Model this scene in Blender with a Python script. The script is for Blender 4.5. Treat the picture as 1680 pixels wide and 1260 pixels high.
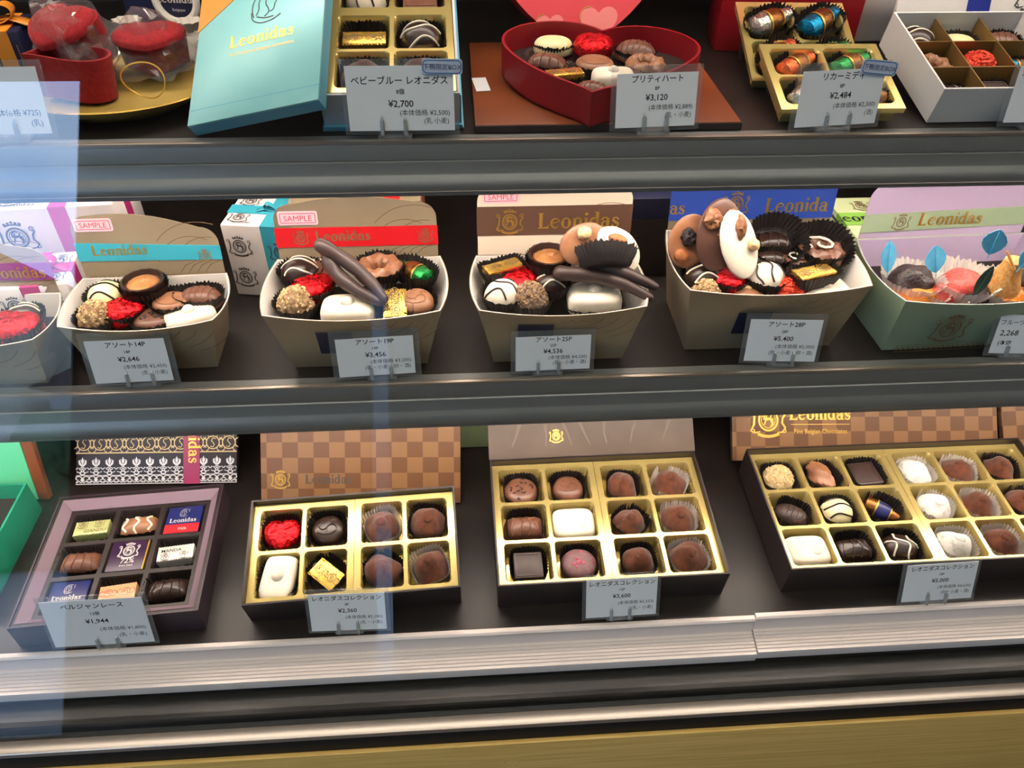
import bpy, bmesh, math, random
from mathutils import Vector, Matrix, Euler, noise
random.seed(11)
for o in list(bpy.data.objects):
    bpy.data.objects.remove(o)
S = bpy.context.scene
COL = S.collection
PI = math.pi

# ------------------------------------------------------------------ camera
F, CX, CY = 1260.0, 840.0, 630.0
AXX = Vector((0.99770339, 0.03253381, -0.05940956))
AXY = Vector((-0.06604522, 0.66191664, -0.74666217))
AXZ = Vector((0.01503241, 0.74887109, 0.66254518))
CAM = Vector((0, 0, 1.40))
cd = bpy.data.cameras.new('camera')
cam = bpy.data.objects.new('camera', cd)
COL.objects.link(cam)
cam.matrix_world = Matrix.Translation(CAM) @ Matrix((AXX, AXY, AXZ)).to_4x4()
cd.lens = 27.0
cd.sensor_width = 36.0
cd.clip_start = 0.01
S.camera = cam

# ------------------------------------------------------------------ world (overcast-blue daylight outside the shop)
W = bpy.data.worlds.new('sky')
S.world = W
W.use_nodes = True
nt = W.node_tree
nt.nodes.clear()
wo = nt.nodes.new('ShaderNodeOutputWorld')
wb = nt.nodes.new('ShaderNodeBackground')
wt = nt.nodes.new('ShaderNodeTexCoord')
wn = nt.nodes.new('ShaderNodeTexNoise')
wn.inputs['Scale'].default_value = 3.0
wr = nt.nodes.new('ShaderNodeValToRGB')
wr.color_ramp.elements[0].position = .42
wr.color_ramp.elements[0].color = (.24, .46, .90, 1)
wr.color_ramp.elements[1].position = .72
wr.color_ramp.elements[1].color = (.62, .76, .96, 1)
nt.links.new(wt.outputs['Generated'], wn.inputs['Vector'])
nt.links.new(wn.outputs['Fac'], wr.inputs['Fac'])
nt.links.new(wr.outputs['Color'], wb.inputs['Color'])
nt.links.new(wb.outputs[0], wo.inputs[0])
wb.inputs['Strength'].default_value = 9.0

# lamp strength inside the showcase (radiance of the strips)
LAMP_TOP, LAMP_MID, LAMP_LOW, LAMP_HALL = 24.0, 58.0, 78.0, 6.0
SP = (1.0, .82, .70)

S.view_settings.view_transform = 'Standard'
S.view_settings.look = 'None'
S.view_settings.exposure = 0.0
S.view_settings.gamma = 1.0
S.view_settings.use_curve_mapping = False
S.cycles.use_denoising = True
S.cycles.max_bounces = 10
S.cycles.transparent_max_bounces = 24
S.cycles.caustics_reflective = False
S.cycles.caustics_refractive = False
S.cycles.sample_clamp_indirect = 4.0

# heights of the three shelf tops
ZT, ZM, ZB = 1.155, 0.958, 0.755

# ------------------------------------------------------------------ helpers
def hx(h, a=1.0):
    h = h.lstrip('#')
    v = [int(h[i:i + 2], 16) / 255 for i in (0, 2, 4)]
    return tuple((x / 12.92 if x <= .04045 else ((x + .055) / 1.055) ** 2.4) for x in v) + (a,)

MATS = {}
def mat(name, col, rough=.5, metal=0.0, col2=None, scale=60, lo=.4, hi=.65, bump=0.0, bscale=300, bdist=.001,
        coat=0.0, spec=.5, sheen=0.0, sss=0.0, stretch=None, detail=3, trans=0.0, alpha=1.0):
    m = bpy.data.materials.new(name)
    m.use_nodes = True
    t = m.node_tree
    b = t.nodes['Principled BSDF']
    c = hx(col) if isinstance(col, str) else tuple(col)
    b.inputs['Base Color'].default_value = c
    b.inputs['Roughness'].default_value = rough
    b.inputs['Metallic'].default_value = metal
    b.inputs['Coat Weight'].default_value = coat
    b.inputs['Coat Roughness'].default_value = .15
    b.inputs['Specular IOR Level'].default_value = spec
    b.inputs['Sheen Weight'].default_value = sheen
    b.inputs['Transmission Weight'].default_value = trans
    b.inputs['Alpha'].default_value = alpha
    if sss:
        b.inputs['Subsurface Weight'].default_value = sss
        b.inputs['Subsurface Radius'].default_value = (.004, .002, .001)
    tc = t.nodes.new('ShaderNodeTexCoord')
    vec = tc.outputs['Object']
    if stretch:
        mp = t.nodes.new('ShaderNodeMapping')
        mp.inputs['Scale'].default_value = stretch
        t.links.new(vec, mp.inputs['Vector'])
        vec = mp.outputs['Vector']
    if col2 is not None:
        n = t.nodes.new('ShaderNodeTexNoise')
        n.inputs['Scale'].default_value = scale
        n.inputs['Detail'].default_value = detail
        r = t.nodes.new('ShaderNodeValToRGB')
        r.color_ramp.elements[0].position = lo
        r.color_ramp.elements[1].position = hi
        r.color_ramp.elements[0].color = c
        r.color_ramp.elements[1].color = hx(col2)
        t.links.new(vec, n.inputs['Vector'])
        t.links.new(n.outputs['Fac'], r.inputs['Fac'])
        t.links.new(r.outputs['Color'], b.inputs['Base Color'])
    if bump:
        n2 = t.nodes.new('ShaderNodeTexNoise')
        n2.inputs['Scale'].default_value = bscale
        n2.inputs['Detail'].default_value = 4
        bp = t.nodes.new('ShaderNodeBump')
        bp.inputs['Strength'].default_value = bump
        bp.inputs['Distance'].default_value = bdist
        t.links.new(vec, n2.inputs['Vector'])
        t.links.new(n2.outputs['Fac'], bp.inputs['Height'])
        t.links.new(bp.outputs['Normal'], b.inputs['Normal'])
    MATS[name] = m
    return m

def clear_mat(name, tint=(1, 1, 1), ior=1.5, rough=0.0, haze=None, hcol=(1, 1, 1, 1)):
    """thin clear sheet: light passes straight through, the surface mirrors by Fresnel"""
    m = bpy.data.materials.new(name)
    m.use_nodes = True
    t = m.node_tree
    t.nodes.clear()
    o = t.nodes.new('ShaderNodeOutputMaterial')
    mx = t.nodes.new('ShaderNodeMixShader')
    tr = t.nodes.new('ShaderNodeBsdfTransparent')
    gl = t.nodes.new('ShaderNodeBsdfGlossy')
    fr = t.nodes.new('ShaderNodeFresnel')
    ge = t.nodes.new('ShaderNodeNewGeometry')
    mi = t.nodes.new('ShaderNodeMix')
    mi.inputs[2].default_value = ior
    mi.inputs[3].default_value = 1 / ior          # the same sheet met from inside
    t.links.new(ge.outputs['Backfacing'], mi.inputs[0])
    t.links.new(mi.outputs[0], fr.inputs['IOR'])
    gl.inputs['Roughness'].default_value = rough
    tr.inputs['Color'].default_value = (*tint, 1)
    t.links.new(fr.outputs[0], mx.inputs[0])
    t.links.new(tr.outputs[0], mx.inputs[1])
    t.links.new(gl.outputs[0], mx.inputs[2])
    last = mx.outputs[0]
    if haze:
        df = t.nodes.new('ShaderNodeBsdfDiffuse')
        df.inputs['Color'].default_value = hcol
        m2 = t.nodes.new('ShaderNodeMixShader')
        m2.inputs[0].default_value = haze
        t.links.new(last, m2.inputs[1])
        t.links.new(df.outputs[0], m2.inputs[2])
        last = m2.outputs[0]
    t.links.new(last, o.inputs[0])
    MATS[name] = m
    return m

def glow_mat(name, col, strength):
    m = bpy.data.materials.new(name)
    m.use_nodes = True
    t = m.node_tree
    t.nodes.clear()
    o = t.nodes.new('ShaderNodeOutputMaterial')
    e = t.nodes.new('ShaderNodeEmission')
    e.inputs[0].default_value = (*col, 1)
    e.inputs[1].default_value = strength
    t.links.new(e.outputs[0], o.inputs[0])
    MATS[name] = m
    return m

def checker_mat(name, c1, c2, scale, rough=.4, metal=0.0):
    m = mat(name, c1, rough, metal)
    t = m.node_tree
    b = t.nodes['Principled BSDF']
    tc = t.nodes.new('ShaderNodeTexCoord')
    ck = t.nodes.new('ShaderNodeTexChecker')
    mp = t.nodes.new('ShaderNodeMapping')
    mp.inputs['Location'].default_value = (.0003, .0003, .5 / scale)
    ck.inputs['Scale'].default_value = scale
    ck.inputs['Color1'].default_value = hx(c1)
    ck.inputs['Color2'].default_value = hx(c2)
    t.links.new(tc.outputs['Object'], mp.inputs['Vector'])
    t.links.new(mp.outputs['Vector'], ck.inputs['Vector'])
    t.links.new(ck.outputs['Color'], b.inputs['Base Color'])
    return m

class MB:
    def __init__(s):
        s.v = []; s.f = []
    def add(s, vs, fs, M=None):
        k = len(s.v)
        s.v += [tuple((M @ Vector(p)) if M else p) for p in vs]
        s.f += [tuple(i + k for i in f) for f in fs]
        return s
    def box(s, x0, x1, y0, y1, z0, z1, M=None):
        vs = [(x0, y0, z0), (x1, y0, z0), (x1, y1, z0), (x0, y1, z0), (x0, y0, z1), (x1, y0, z1), (x1, y1, z1), (x0, y1, z1)]
        fs = [(0, 3, 2, 1), (4, 5, 6, 7), (0, 1, 5, 4), (1, 2, 6, 5), (2, 3, 7, 6), (3, 0, 4, 7)]
        return s.add(vs, fs, M)
    def bbox(s, x0, x1, y0, y1, z0, z1, b, M=None):
        """box with chamfered edges"""
        vs = []; 
        xs, ys, zs = (x0, x1), (y0, y1), (z0, z1)
        bm = bmesh.new()
        bmesh.ops.create_cube(bm, size=1)
        for v in bm.verts:
            v.co = Vector((x0 if v.co.x < 0 else x1, y0 if v.co.y < 0 else y1, z0 if v.co.z < 0 else z1))
        bmesh.ops.bevel(bm, geom=bm.edges[:], offset=b, segments=2, affect='EDGES', profile=.5)
        bm.verts.index_update()
        vs = [tuple(v.co) for v in bm.verts]
        fs = [tuple(v.index for v in f.verts) for f in bm.faces]
        bm.free()
        return s.add(vs, fs, M)
    def prism(s, pts, z0, z1, M=None):
        n = len(pts)
        vs = [(p[0], p[1], z0) for p in pts] + [(p[0], p[1], z1) for p in pts]
        fs = [tuple(range(n - 1, -1, -1)), tuple(range(n, 2 * n))] + [(i, (i + 1) % n, n + (i + 1) % n, n + i) for i in range(n)]
        return s.add(vs, fs, M)
    def extrude_x(s, prof, x0, x1):
        """closed profile of (y,z) points swept along X"""
        n = len(prof)
        vs = [(x0, p[0], p[1]) for p in prof] + [(x1, p[0], p[1]) for p in prof]
        fs = [tuple(range(n)), tuple(range(2 * n - 1, n - 1, -1))] + [(i, n + i, n + (i + 1) % n, (i + 1) % n) for i in range(n)]
        return s.add(vs, fs)
    def tube(s, pts, rad, seg=8, M=None, caps=True):
        pts = [Vector(p) for p in pts]
        n = len(pts)
        rs = rad if isinstance(rad, (list, tuple)) else [rad] * n
        vs = []; fs = []
        up = None
        for i, p in enumerate(pts):
            d = (pts[min(i + 1, n - 1)] - pts[max(i - 1, 0)]).normalized()
            if up is None:
                up = Vector((0, 0, 1)) if abs(d.z) < .9 else Vector((1, 0, 0))
            a = d.cross(up).normalized(); b = a.cross(d).normalized(); up = b
            for k in range(seg):
                t = 2 * PI * k / seg
                vs.append(p + (a * math.cos(t) + b * math.sin(t)) * rs[i])
        for i in range(n - 1):
            for k in range(seg):
                fs.append((i * seg + k, i * seg + (k + 1) % seg, (i + 1) * seg + (k + 1) % seg, (i + 1) * seg + k))
        if caps:
            fs.append(tuple(range(seg - 1, -1, -1)))
            fs.append(tuple(range((n - 1) * seg, n * seg)))
        return s.add(vs, fs, M)
    def ribbon(s, pts, w, M=None, z=0.0):
        """flat print stroke in XY"""
        pts = [Vector((p[0], p[1])) for p in pts]
        n = len(pts)
        ws = w if isinstance(w, (list, tuple)) else [w] * n
        vs = []; fs = []
        for i, p in enumerate(pts):
            d = pts[min(i + 1, n - 1)] - pts[max(i - 1, 0)]
            if d.length < 1e-9:
                d = Vector((1, 0))
            d.normalize()
            nn = Vector((-d.y, d.x)) * ws[i] / 2
            vs += [(p.x + nn.x, p.y + nn.y, z), (p.x - nn.x, p.y - nn.y, z)]
        for i in range(n - 1):
            fs.append((2 * i, 2 * i + 1, 2 * i + 3, 2 * i + 2))
        return s.add(vs, fs, M)
    def poly(s, pts, M=None, z=0.0):
        return s.add([(p[0], p[1], z) for p in pts], [tuple(range(len(pts)))], M)
    def ring(s, cx, cy, ro, ri, a0=0, a1=360, n=24, sx=1, M=None, z=0.0, off=(0, 0)):
        vs = []; fs = []
        for i in range(n + 1):
            t = math.radians(a0 + (a1 - a0) * i / n)
            vs += [(cx + sx * ro * math.cos(t), cy + ro * math.sin(t), z), (cx + off[0] + sx * ri * math.cos(t), cy + off[1] + ri * math.sin(t), z)]
        for i in range(n):
            fs.append((2 * i, 2 * i + 2, 2 * i + 3, 2 * i + 1))
        return s.add(vs, fs, M)
    def dome(s, rx, ry, h, e=2.0, p=2.0, under=0.0, rings=9, seg=28, amp=0.0, ns=90, sd=0.0, M=None, z0=0.0, edge=None):
        def fp(t):
            c, q = math.cos(t), math.sin(t)
            if edge: 
                k = edge(t); return rx * k * c, ry * k * q
            k = (abs(c) ** e + abs(q) ** e) ** (-1 / e)
            return rx * k * c, ry * k * q
        vs = [(0, 0, z0 + under + h)]; fs = []
        lv = []
        for i in range(1, rings + 1):
            a = i / rings
            sv = math.sin(a * PI / 2) if p < 4 else 1 - (1 - a) ** 1.6
            lv.append((sv, h * max(0, 1 - sv ** p) ** (1 / p) + under))
        if under:
            for i in range(1, 5):
                a = i / 4
                lv.append((math.cos(a * PI / 2 * .72), under * (1 - math.sin(a * PI / 2))))
        for sv, z in lv:
            for k in range(seg):
                x, y = fp(2 * PI * k / seg)
                vs.append((x * sv, y * sv, z0 + z))
        m = len(lv)
        for k in range(seg):
            fs.append((0, 1 + k, 1 + (k + 1) % seg))
        for i in range(m - 1):
            for k in range(seg):
                a = 1 + i * seg + k; b = 1 + i * seg + (k + 1) % seg
                fs.append((a, a + seg, b + seg, b))
        fs.append(tuple(1 + (m - 1) * seg + k for k in range(seg - 1, -1, -1)))
        if amp:
            o = []
            for q in vs:
                d = noise.noise(Vector((q[0] * ns + sd, q[1] * ns - sd, q[2] * ns + 2 * sd)))
                r = Vector((q[0], q[1], q[2] - z0 - (h + under) * .35))
                L = r.length or 1
                r = r / L * d * amp
                o.append((q[0] + r.x, q[1] + r.y, max(z0, q[2] + r.z)))
            vs = o
        return s.add(vs, fs, M)
    def lathe(s, prof, seg=32, M=None, wob=None):
        vs = []; fs = []
        for i, (r, z) in enumerate(prof):
            for k in range(seg):
                rr = r * (wob(i, k) if wob else 1)
                t = 2 * PI * k / seg
                vs.append((rr * math.cos(t), rr * math.sin(t), z))
        for i in range(len(prof) - 1):
            for k in range(seg):
                a = i * seg + k; b = i * seg + (k + 1) % seg
                fs.append((a, b, b + seg, a + seg))
        return s.add(vs, fs, M)
    def mesh(s, name, m, smooth=True):
        me = bpy.data.meshes.new(name)
        me.from_pydata([tuple(p) for p in s.v], [], s.f)
        me.update()
        if smooth:
            me.polygons.foreach_set('use_smooth', [True] * len(me.polygons))
            try:
                me.set_sharp_from_angle(angle=math.radians(38))
            except Exception:
                pass
        me.materials.append(MATS[m] if isinstance(m, str) else m)
        return me
    def build(s, name, m, parent=None, smooth=True, M=None):
        return link(name, s.mesh(name, m, smooth), parent, M)

def link(name, data, parent=None, M=None):
    o = bpy.data.objects.new(name, data)
    COL.objects.link(o)
    if parent:
        o.parent = parent
    if M is not None:
        o.matrix_basis = M
    return o

def tag(o, label=None, cat=None, group=None, kind=None):
    if label: o['label'] = label
    if cat: o['category'] = cat
    if group: o['group'] = group
    if kind: o['kind'] = kind
    return o

def thing(name, label, cat, M=None, group=None):
    return tag(link(name, None, None, M), label, cat, group)

def frame(x, y, z, rot=0.0, tilt=0.0, roll=0.0):
    """local frame: X along the shelf, tilted back about its front edge"""
    return Matrix.Translation((x, y, z)) @ Matrix.Rotation(rot, 4, 'Z') @ Matrix.Rotation(tilt, 4, 'X') @ Matrix.Rotation(roll, 4, 'Z')

def T(x, y, z=0.0):
    return Matrix.Translation((x, y, z))
def RZ(d):
    return Matrix.Rotation(math.radians(d), 4, 'Z')
def RX(d):
    return Matrix.Rotation(math.radians(d), 4, 'X')
def RY(d):
    return Matrix.Rotation(math.radians(d), 4, 'Y')

def at(px, py, M, w=0.0):
    """local point on the plane z=w of frame M that the survey pixel fell on"""
    Rm = Matrix((AXX, AXY, AXZ))
    d = Rm @ Vector(((px - CX) / F, -(py - CY) / F, -1.0))
    Mi = M.inverted()
    o = Mi @ CAM
    dl = Mi.to_3x3() @ d
    return o + dl * ((w - o.z) / dl.z)

FONTS = []
def text(s, size, parent, x, y, z, m, align='CENTER', name='lettering', bold=.0, M=None, sx=1.0):
    cu = bpy.data.curves.new(name, 'FONT')
    cu.body = s
    cu.size = size
    cu.align_x = align
    cu.offset = bold * size
    cu.resolution_u = 2
    cu.materials.append(MATS[m])
    o = bpy.data.objects.new(name + '_source', cu)
    COL.objects.link(o)
    FONTS.append((o, name, parent, (M or Matrix.Identity(4)) @ T(x, y, z) @ Matrix.Diagonal((sx, 1, 1, 1)), MATS[m]))

def flush_text():
    bpy.context.view_layer.update()
    dg = bpy.context.evaluated_depsgraph_get()
    for o, name, parent, M, m in FONTS:
        me = bpy.data.meshes.new_from_object(o.evaluated_get(dg))
        if not me.materials:
            me.materials.append(m)
        me.name = name
        link(name, me, parent, M)
    for o, *_ in FONTS:
        cu = o.data
        bpy.data.objects.remove(o)
        bpy.data.curves.remove(cu)

# ---- heavy slab-serif lettering used on the boxes
def _serif(mb, x, y, w, h, M):
    mb.poly([(x - w / 2, y), (x + w / 2, y), (x + w / 2 * .8, y + h), (x - w / 2 * .8, y + h)], M)
def glyph(mb, ch, x, M):
    st = .27
    if ch == 'L':
        mb.poly([(x + .1, 0), (x + .4, 0), (x + .4, 1.5), (x + .1, 1.5)], M)
        _serif(mb, x + .25, 1.42, .52, .08, M); mb.poly([(x, 0), (x + .95, 0), (x + 1.02, .42), (x + .82, .16), (x, .12)], M)
        return 1.1
    if ch == 'e':
        mb.ring(x + .45, .5, .52, .36, 18, 325, 24, .86, M, 0, (.07, 0))
        mb.poly([(x + .2, .46), (x + .86, .62), (x + .86, .74), (x + .2, .56)], M)
        return .98
    if ch == 'o':
        mb.ring(x + .47, .5, .52, .38, 0, 360, 28, .9, M, 0, (0, 0)); mb.ring(x + .3, .5, .3, .02, 90, 270, 12, .8, M); mb.ring(x + .64, .5, .3, .02, -90, 90, 12, .8, M)
        return 1.03
    if ch == 'n':
        for k in (.08, .62):
            mb.poly([(x + k, 0), (x + k + st, 0), (x + k + st, .9), (x + k, .98)], M); _serif(mb, x + k + st / 2, 0, .44, .1, M)
        mb.ribbon([(x + .2, .78), (x + .42, .96), (x + .66, .96), (x + .8, .8)], [.1, .2, .2, .2], M); _serif(mb, x + .14, .9, .3, .08, M)
        return 1.05
    if ch == 'i':
        mb.poly([(x + .08, 0), (x + .08 + st, 0), (x + .08 + st, .96), (x + .08, 1.0)], M); _serif(mb, x + .21, 0, .46, .1, M); _serif(mb, x + .13, .9, .32, .08, M)
        mb.poly([(x + .22, 1.14), (x + .4, 1.33), (x + .22, 1.52), (x + .04, 1.33)], M)
        return .5
    if ch == 'd':
        mb.ring(x + .42, .5, .52, .34, 30, 330, 24, .82, M, 0, (.08, 0))
        mb.poly([(x + .58, 0), (x + .86, 0), (x + .86, 1.45), (x + .58, 1.55)], M); _serif(mb, x + .66, 1.42, .4, .1, M); _serif(mb, x + .8, 0, .36, .1, M)
        return 1.05
    if ch == 'a':
        mb.ring(x + .36, .33, .35, .2, 20, 340, 20, .9, M, 0, (.05, 0))
        mb.poly([(x + .52, .02), (x + .8, .02), (x + .8, .8), (x + .52, .8)], M); mb.ribbon([(x + .1, .74), (x + .26, .95), (x + .5, .96), (x + .7, .78)], [.24, .16, .16, .22], M); _serif(mb, x + .8, 0, .32, .1, M)
        return .97
    if ch == 's':
        mb.ribbon([(x + .66, .74), (x + .5, .95), (x + .22, .92), (x + .16, .7), (x + .4, .52), (x + .64, .34), (x + .56, .08), (x + .28, .05), (x + .08, .24)], [.2, .13, .16, .25, .28, .25, .16, .13, .2], M)
        return .84
    return .5
def word(s, height, parent, x, y, z, m, name='lettering', M=None, align='CENTER'):
    """height is the x-height"""
    mb = MB(); cx = 0
    for ch in s:
        cx += glyph(mb, ch, cx, None)
    off = {'CENTER': -cx / 2, 'LEFT': 0, 'RIGHT': -cx}[align]
    Mx = (M or Matrix.Identity(4)) @ T(x, y, z) @ Matrix.Diagonal((height, height, 1, 1)) @ T(off, 0, 0)
    mb.v = [tuple(Mx @ Vector(p)) for p in mb.v]
    return mb.build(name, m, parent, False)

def arc(cx, cy, r, a0, a1, n=10, sx=1.0, dr=0.0):
    return [(cx + sx * (r + dr * i / n) * math.cos(math.radians(a0 + (a1 - a0) * i / n)), cy + (r + dr * i / n) * math.sin(math.radians(a0 + (a1 - a0) * i / n))) for i in range(n + 1)]

def crest(parent, x, y, z, size, m, name='crest_print', M=None):
    """monogram crest: crowned round shield between a curled L and S"""
    mb = MB()
    Mx = (M or Matrix.Identity(4)) @ T(x, y, z) @ Matrix.Diagonal((size, size, 1, 1))
    mb.ring(0, 0, .36, .30, 0, 360, 28, .9, Mx)
    mb.ring(0, 0, .26, .235, 0, 360, 24, .9, Mx)
    w = .045
    mb.ribbon(arc(-.02, .1, .11, 40, 250, 10), w, Mx); mb.ribbon(arc(.04, -.08, .11, 140, -80, 10), w, Mx)
    mb.ribbon([(-.13, -.15), (-.08, .0), (-.05, .16)], w, Mx); mb.ribbon([(.1, .17), (.06, .02), (.14, -.15)], w, Mx); mb.ribbon([(-.16, .02), (.0, .06), (.17, .02)], w * .8, Mx)
    for s in (-1, 1):
        mb.ribbon([(s * .50, .30), (s * .56, .20), (s * .46, .06), (s * .44, -.1), (s * .54, -.24), (s * .46, -.38), (s * .28, -.40)] if s > 0 else
                  [(-.56, .34), (-.44, .32), (-.44, .1), (-.46, -.14), (-.56, -.34), (-.42, -.4), (-.26, -.36)], [.03, .05, .06, .06, .06, .05, .03], Mx)
        mb.ribbon(arc(s * .5, .28, .07, 0, s * 300, 10), .03, Mx)
        mb.ribbon(arc(s * .5, -.34, .06, 180, 180 + s * 280, 10), .03, Mx)
    mb.ribbon([(-.24, .40), (-.12, .44), (0, .45), (.12, .44), (.24, .40)], .05, Mx)
    for k in (-.22, -.11, 0, .11, .22):
        mb.ring(k, .53 - abs(k) * .3, .045, .0, 0, 360, 8, 1, Mx)
        mb.ribbon([(k * .9, .45), (k, .5)], .02, Mx)
    mb.ribbon([(-.34, -.44), (-.17, -.5), (0, -.52), (.17, -.5), (.34, -.44)], .09, Mx)
    return mb.build(name, m, parent, False)

def helmet(parent, x, y, z, size, m, M=None, name='warrior_print'):
    """line drawing of a helmeted head in profile"""
    mb = MB()
    Mx = (M or Matrix.Identity(4)) @ T(x, y, z) @ Matrix.Diagonal((size, size, 1, 1))
    w = .03
    for L in ([(.1, .5), (.16, .38), (.12, .3), (.2, .16), (.14, .1), (.15, .0), (.1, -.1), (.02, -.12)],
              [(.1, .5), (-.1, .52), (-.26, .4), (-.32, .2), (-.28, .02), (-.36, -.16)],
              [(.3, .56), (.05, .66), (-.25, .58), (-.45, .35), (-.5, .05), (-.42, -.22)],
              [(.06, .4), (-.1, .34), (-.12, .14), (-.02, .0), (.0, -.14), (-.12, -.24)],
              [(-.5, -.05), (-.46, -.3), (-.2, -.44), (.12, -.4), (.34, -.26)],
              [(-.34, -.2), (-.1, -.3), (.14, -.28)], [(.5, .62), (.42, .4), (.48, .2)], [(-.02, .28), (.08, .26)]):
        P = L
        for _ in range(2):
            Q = [P[0]]
            for a, b in zip(P, P[1:]):
                Q += [(a[0] * .75 + b[0] * .25, a[1] * .75 + b[1] * .25), (a[0] * .25 + b[0] * .75, a[1] * .25 + b[1] * .75)]
            P = Q + [P[-1]]
        mb.ribbon(P, w, Mx)
    return mb.build(name, m, parent, False)

# ------------------------------------------------------------------ materials
mat('shelf_board', '#1b1513', .45, col2='#241c19', scale=25, bump=.05, bscale=400)
mat('back_panel', '#1d1a18', .6, col2='#26211f', scale=8)
mat('hall_wall', '#2a2724', .7, col2='#332f2b', scale=3)
mat('hall_floor', '#4a443e', .5, col2='#575048', scale=4)
mat('hall_ceiling', '#38342f', .8, col2='#403b36', scale=3)
mat('street', '#7d7c7a', .9, col2='#8e8c88', scale=2)
mat('house_wall', '#e6d9bb', .8, col2='#d8caa8', scale=2)
mat('house_wall_grey', '#a9acb2', .8, col2='#9b9da3', scale=2)
mat('house_wall_dark', '#6a6c70', .8, col2='#5e6064', scale=2)
mat('house_roof', '#6b5a52', .8, col2='#5c4d46', scale=6)
mat('house_pane', '#3b4650', .15)
mat('hedge_leaf', '#3d5230', .8, col2='#56703c', scale=20)
mat('aluminium', '#8a8a88', .38, .45, bump=.05, bscale=30, stretch=(1, 80, 80))
mat('aluminium_dark', '#4b4a47', .35, .6, bump=.05, bscale=30, stretch=(1, 80, 80))
mat('white_plastic', '#f4e6de', .45)
mat('channel', '#151412', .4)
mat('steel_lip', '#c9bcae', .3, .8, bump=.04, bscale=30, stretch=(1, 60, 60))
mat('black_gap', '#080808', .7)
mat('brass', '#f0cb78', .45, .2, col2='#dcb25a', scale=6, bump=.10, bscale=14, bdist=.002, stretch=(2, 120, 120))
mat('brass_fleck', '#2a2317', .8)
clear_mat('glass', (.97, .985, .98), 1.5)
clear_mat('acrylic', (.93, .94, .94), 1.45, .03, haze=.06)
clear_mat('acrylic_clip', (.80, .82, .83), 1.6, .04, haze=.18)
clear_mat('cellophane', (.93, .93, .93), 1.7, .05, haze=.05)
clear_mat('glassine', (.85, .83, .8), 1.2, .4, haze=.7, hcol=(.80, .74, .66, 1))
glow_mat('led_top', SP, LAMP_TOP)
glow_mat('led_mid', SP, LAMP_MID)
glow_mat('led_low', SP, LAMP_LOW)
glow_mat('led_back', SP, LAMP_MID * .3)
glow_mat('hall_lamp', (1.0, .91, .80), LAMP_HALL)
# food
mat('dark_choc', '#2b1a15', .32, col2='#34211a', scale=80, bump=.08, bscale=150)
mat('dark_matte', '#3a2a27', .45, col2='#43312d', scale=80, bump=.1, bscale=200)
mat('milk_choc', '#6b4433', .36, col2='#7a5040', scale=90, bump=.08, bscale=150)
mat('choc_brown', '#4c322a', .4, col2='#573a30', scale=90, bump=.08, bscale=150)
mat('carton_green_lit', '#cfdcab', .5)  # green carton made paler, extra light put into the colour
mat('milk_light', '#9a6a4c', .4, col2='#8a5b40', scale=90, bump=.08, bscale=150)
mat('white_choc', '#efe3cf', .55, col2='#e8d9c0', scale=60, sss=.15)
mat('ivory_choc', '#efdfae', .38, col2='#e6d49c', scale=60, sss=.1)
mat('caramel', '#a5693a', .42, col2='#b8804c', scale=120, bump=.3, bscale=300)
mat('cocoa', '#4e2410', .95, col2='#653318', scale=160, bump=.5, bscale=900, sheen=.2)
mat('snow', '#e9e3da', .95, col2='#bdb7ae', scale=200, lo=.52, hi=.74, bump=.5, bscale=700)
mat('crumb', '#b08d68', .8, col2='#7c5b40', scale=350, bump=.5, bscale=900)
mat('crumb_pale', '#dcc293', .8, col2='#c09a62', scale=350)
mat('coconut', '#9d8670', .85, col2='#5d4334', scale=420, bump=.6, bscale=900)
mat('nut', '#dcb98a', .5, col2='#cba473', scale=150)
mat('almond', '#a8663a', .55, col2='#8e5129', scale=220, bump=.4, bscale=500)
mat('raisin', '#1d1517', .4, col2='#2c2022', scale=300, bump=.8, bscale=350)
mat('walnut', '#6e4429', .55, col2='#8a5b39', scale=250, bump=.8, bscale=350)
mat('pink_bits', '#c65a73', .6)
mat('pink_choc', '#6d4a4c', .5, col2='#7d5659', scale=300)
mat('jelly_red', '#c4423a', .35, col2='#d8655a', scale=500, bump=.6, bscale=1400, sss=.3)
mat('jelly_orange', '#e07b16', .3, col2='#ee9a35', scale=300, bump=.5, bscale=900, sss=.3)
mat('jelly_amber', '#c88a3c', .4, col2='#dcae6c', scale=400, bump=.6, bscale=1400, sss=.3)
mat('prune', '#1e1012', .3, col2='#35211f', scale=260, bump=.9, bscale=500)
mat('leaf_paper', '#1f3a30', .6)
mat('blue_paper', '#4fa8cf', .55, col2='#6cbadb', scale=90)
mat('wood_stick', '#d99a5a', .6)
# foil and paper
mat('foil_red', '#d8131d', .22, .75, bump=.9, bscale=260, bdist=.002)
mat('foil_coral', '#e2452e', .25, .7, bump=.9, bscale=400, bdist=.002)
mat('foil_gold', '#e3b959', .26, .8, bump=.5, bscale=500)
mat('foil_green', '#2e9a4e', .22, .8, bump=.8, bscale=500)
mat('foil_blue', '#1889b5', .22, .8, bump=.8, bscale=500)
mat('foil_silver', '#c9c9bd', .22, .85, bump=.8, bscale=500)
mat('foil_orange', '#d96a3c', .25, .8, bump=.8, bscale=500)
mat('foil_bronze', '#8a5a2c', .25, .8, bump=.6, bscale=500)
mat('wrap_lime', '#c9cf8a', .35, .35)
mat('wrap_white', '#d9d4cb', .35, .2)
mat('wrap_orange', '#e0a578', .35, .3)
mat('wrap_navy', '#20265e', .35)
mat('wrap_red', '#c5262f', .35)
mat('wrap_purple', '#331a3a', .35)
mat('cup_dark', '#150b09', .65)
mat('gold_plastic', '#e9d083', .25, .72)
mat('gold_trim', '#d3a84e', .35, .7)
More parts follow.
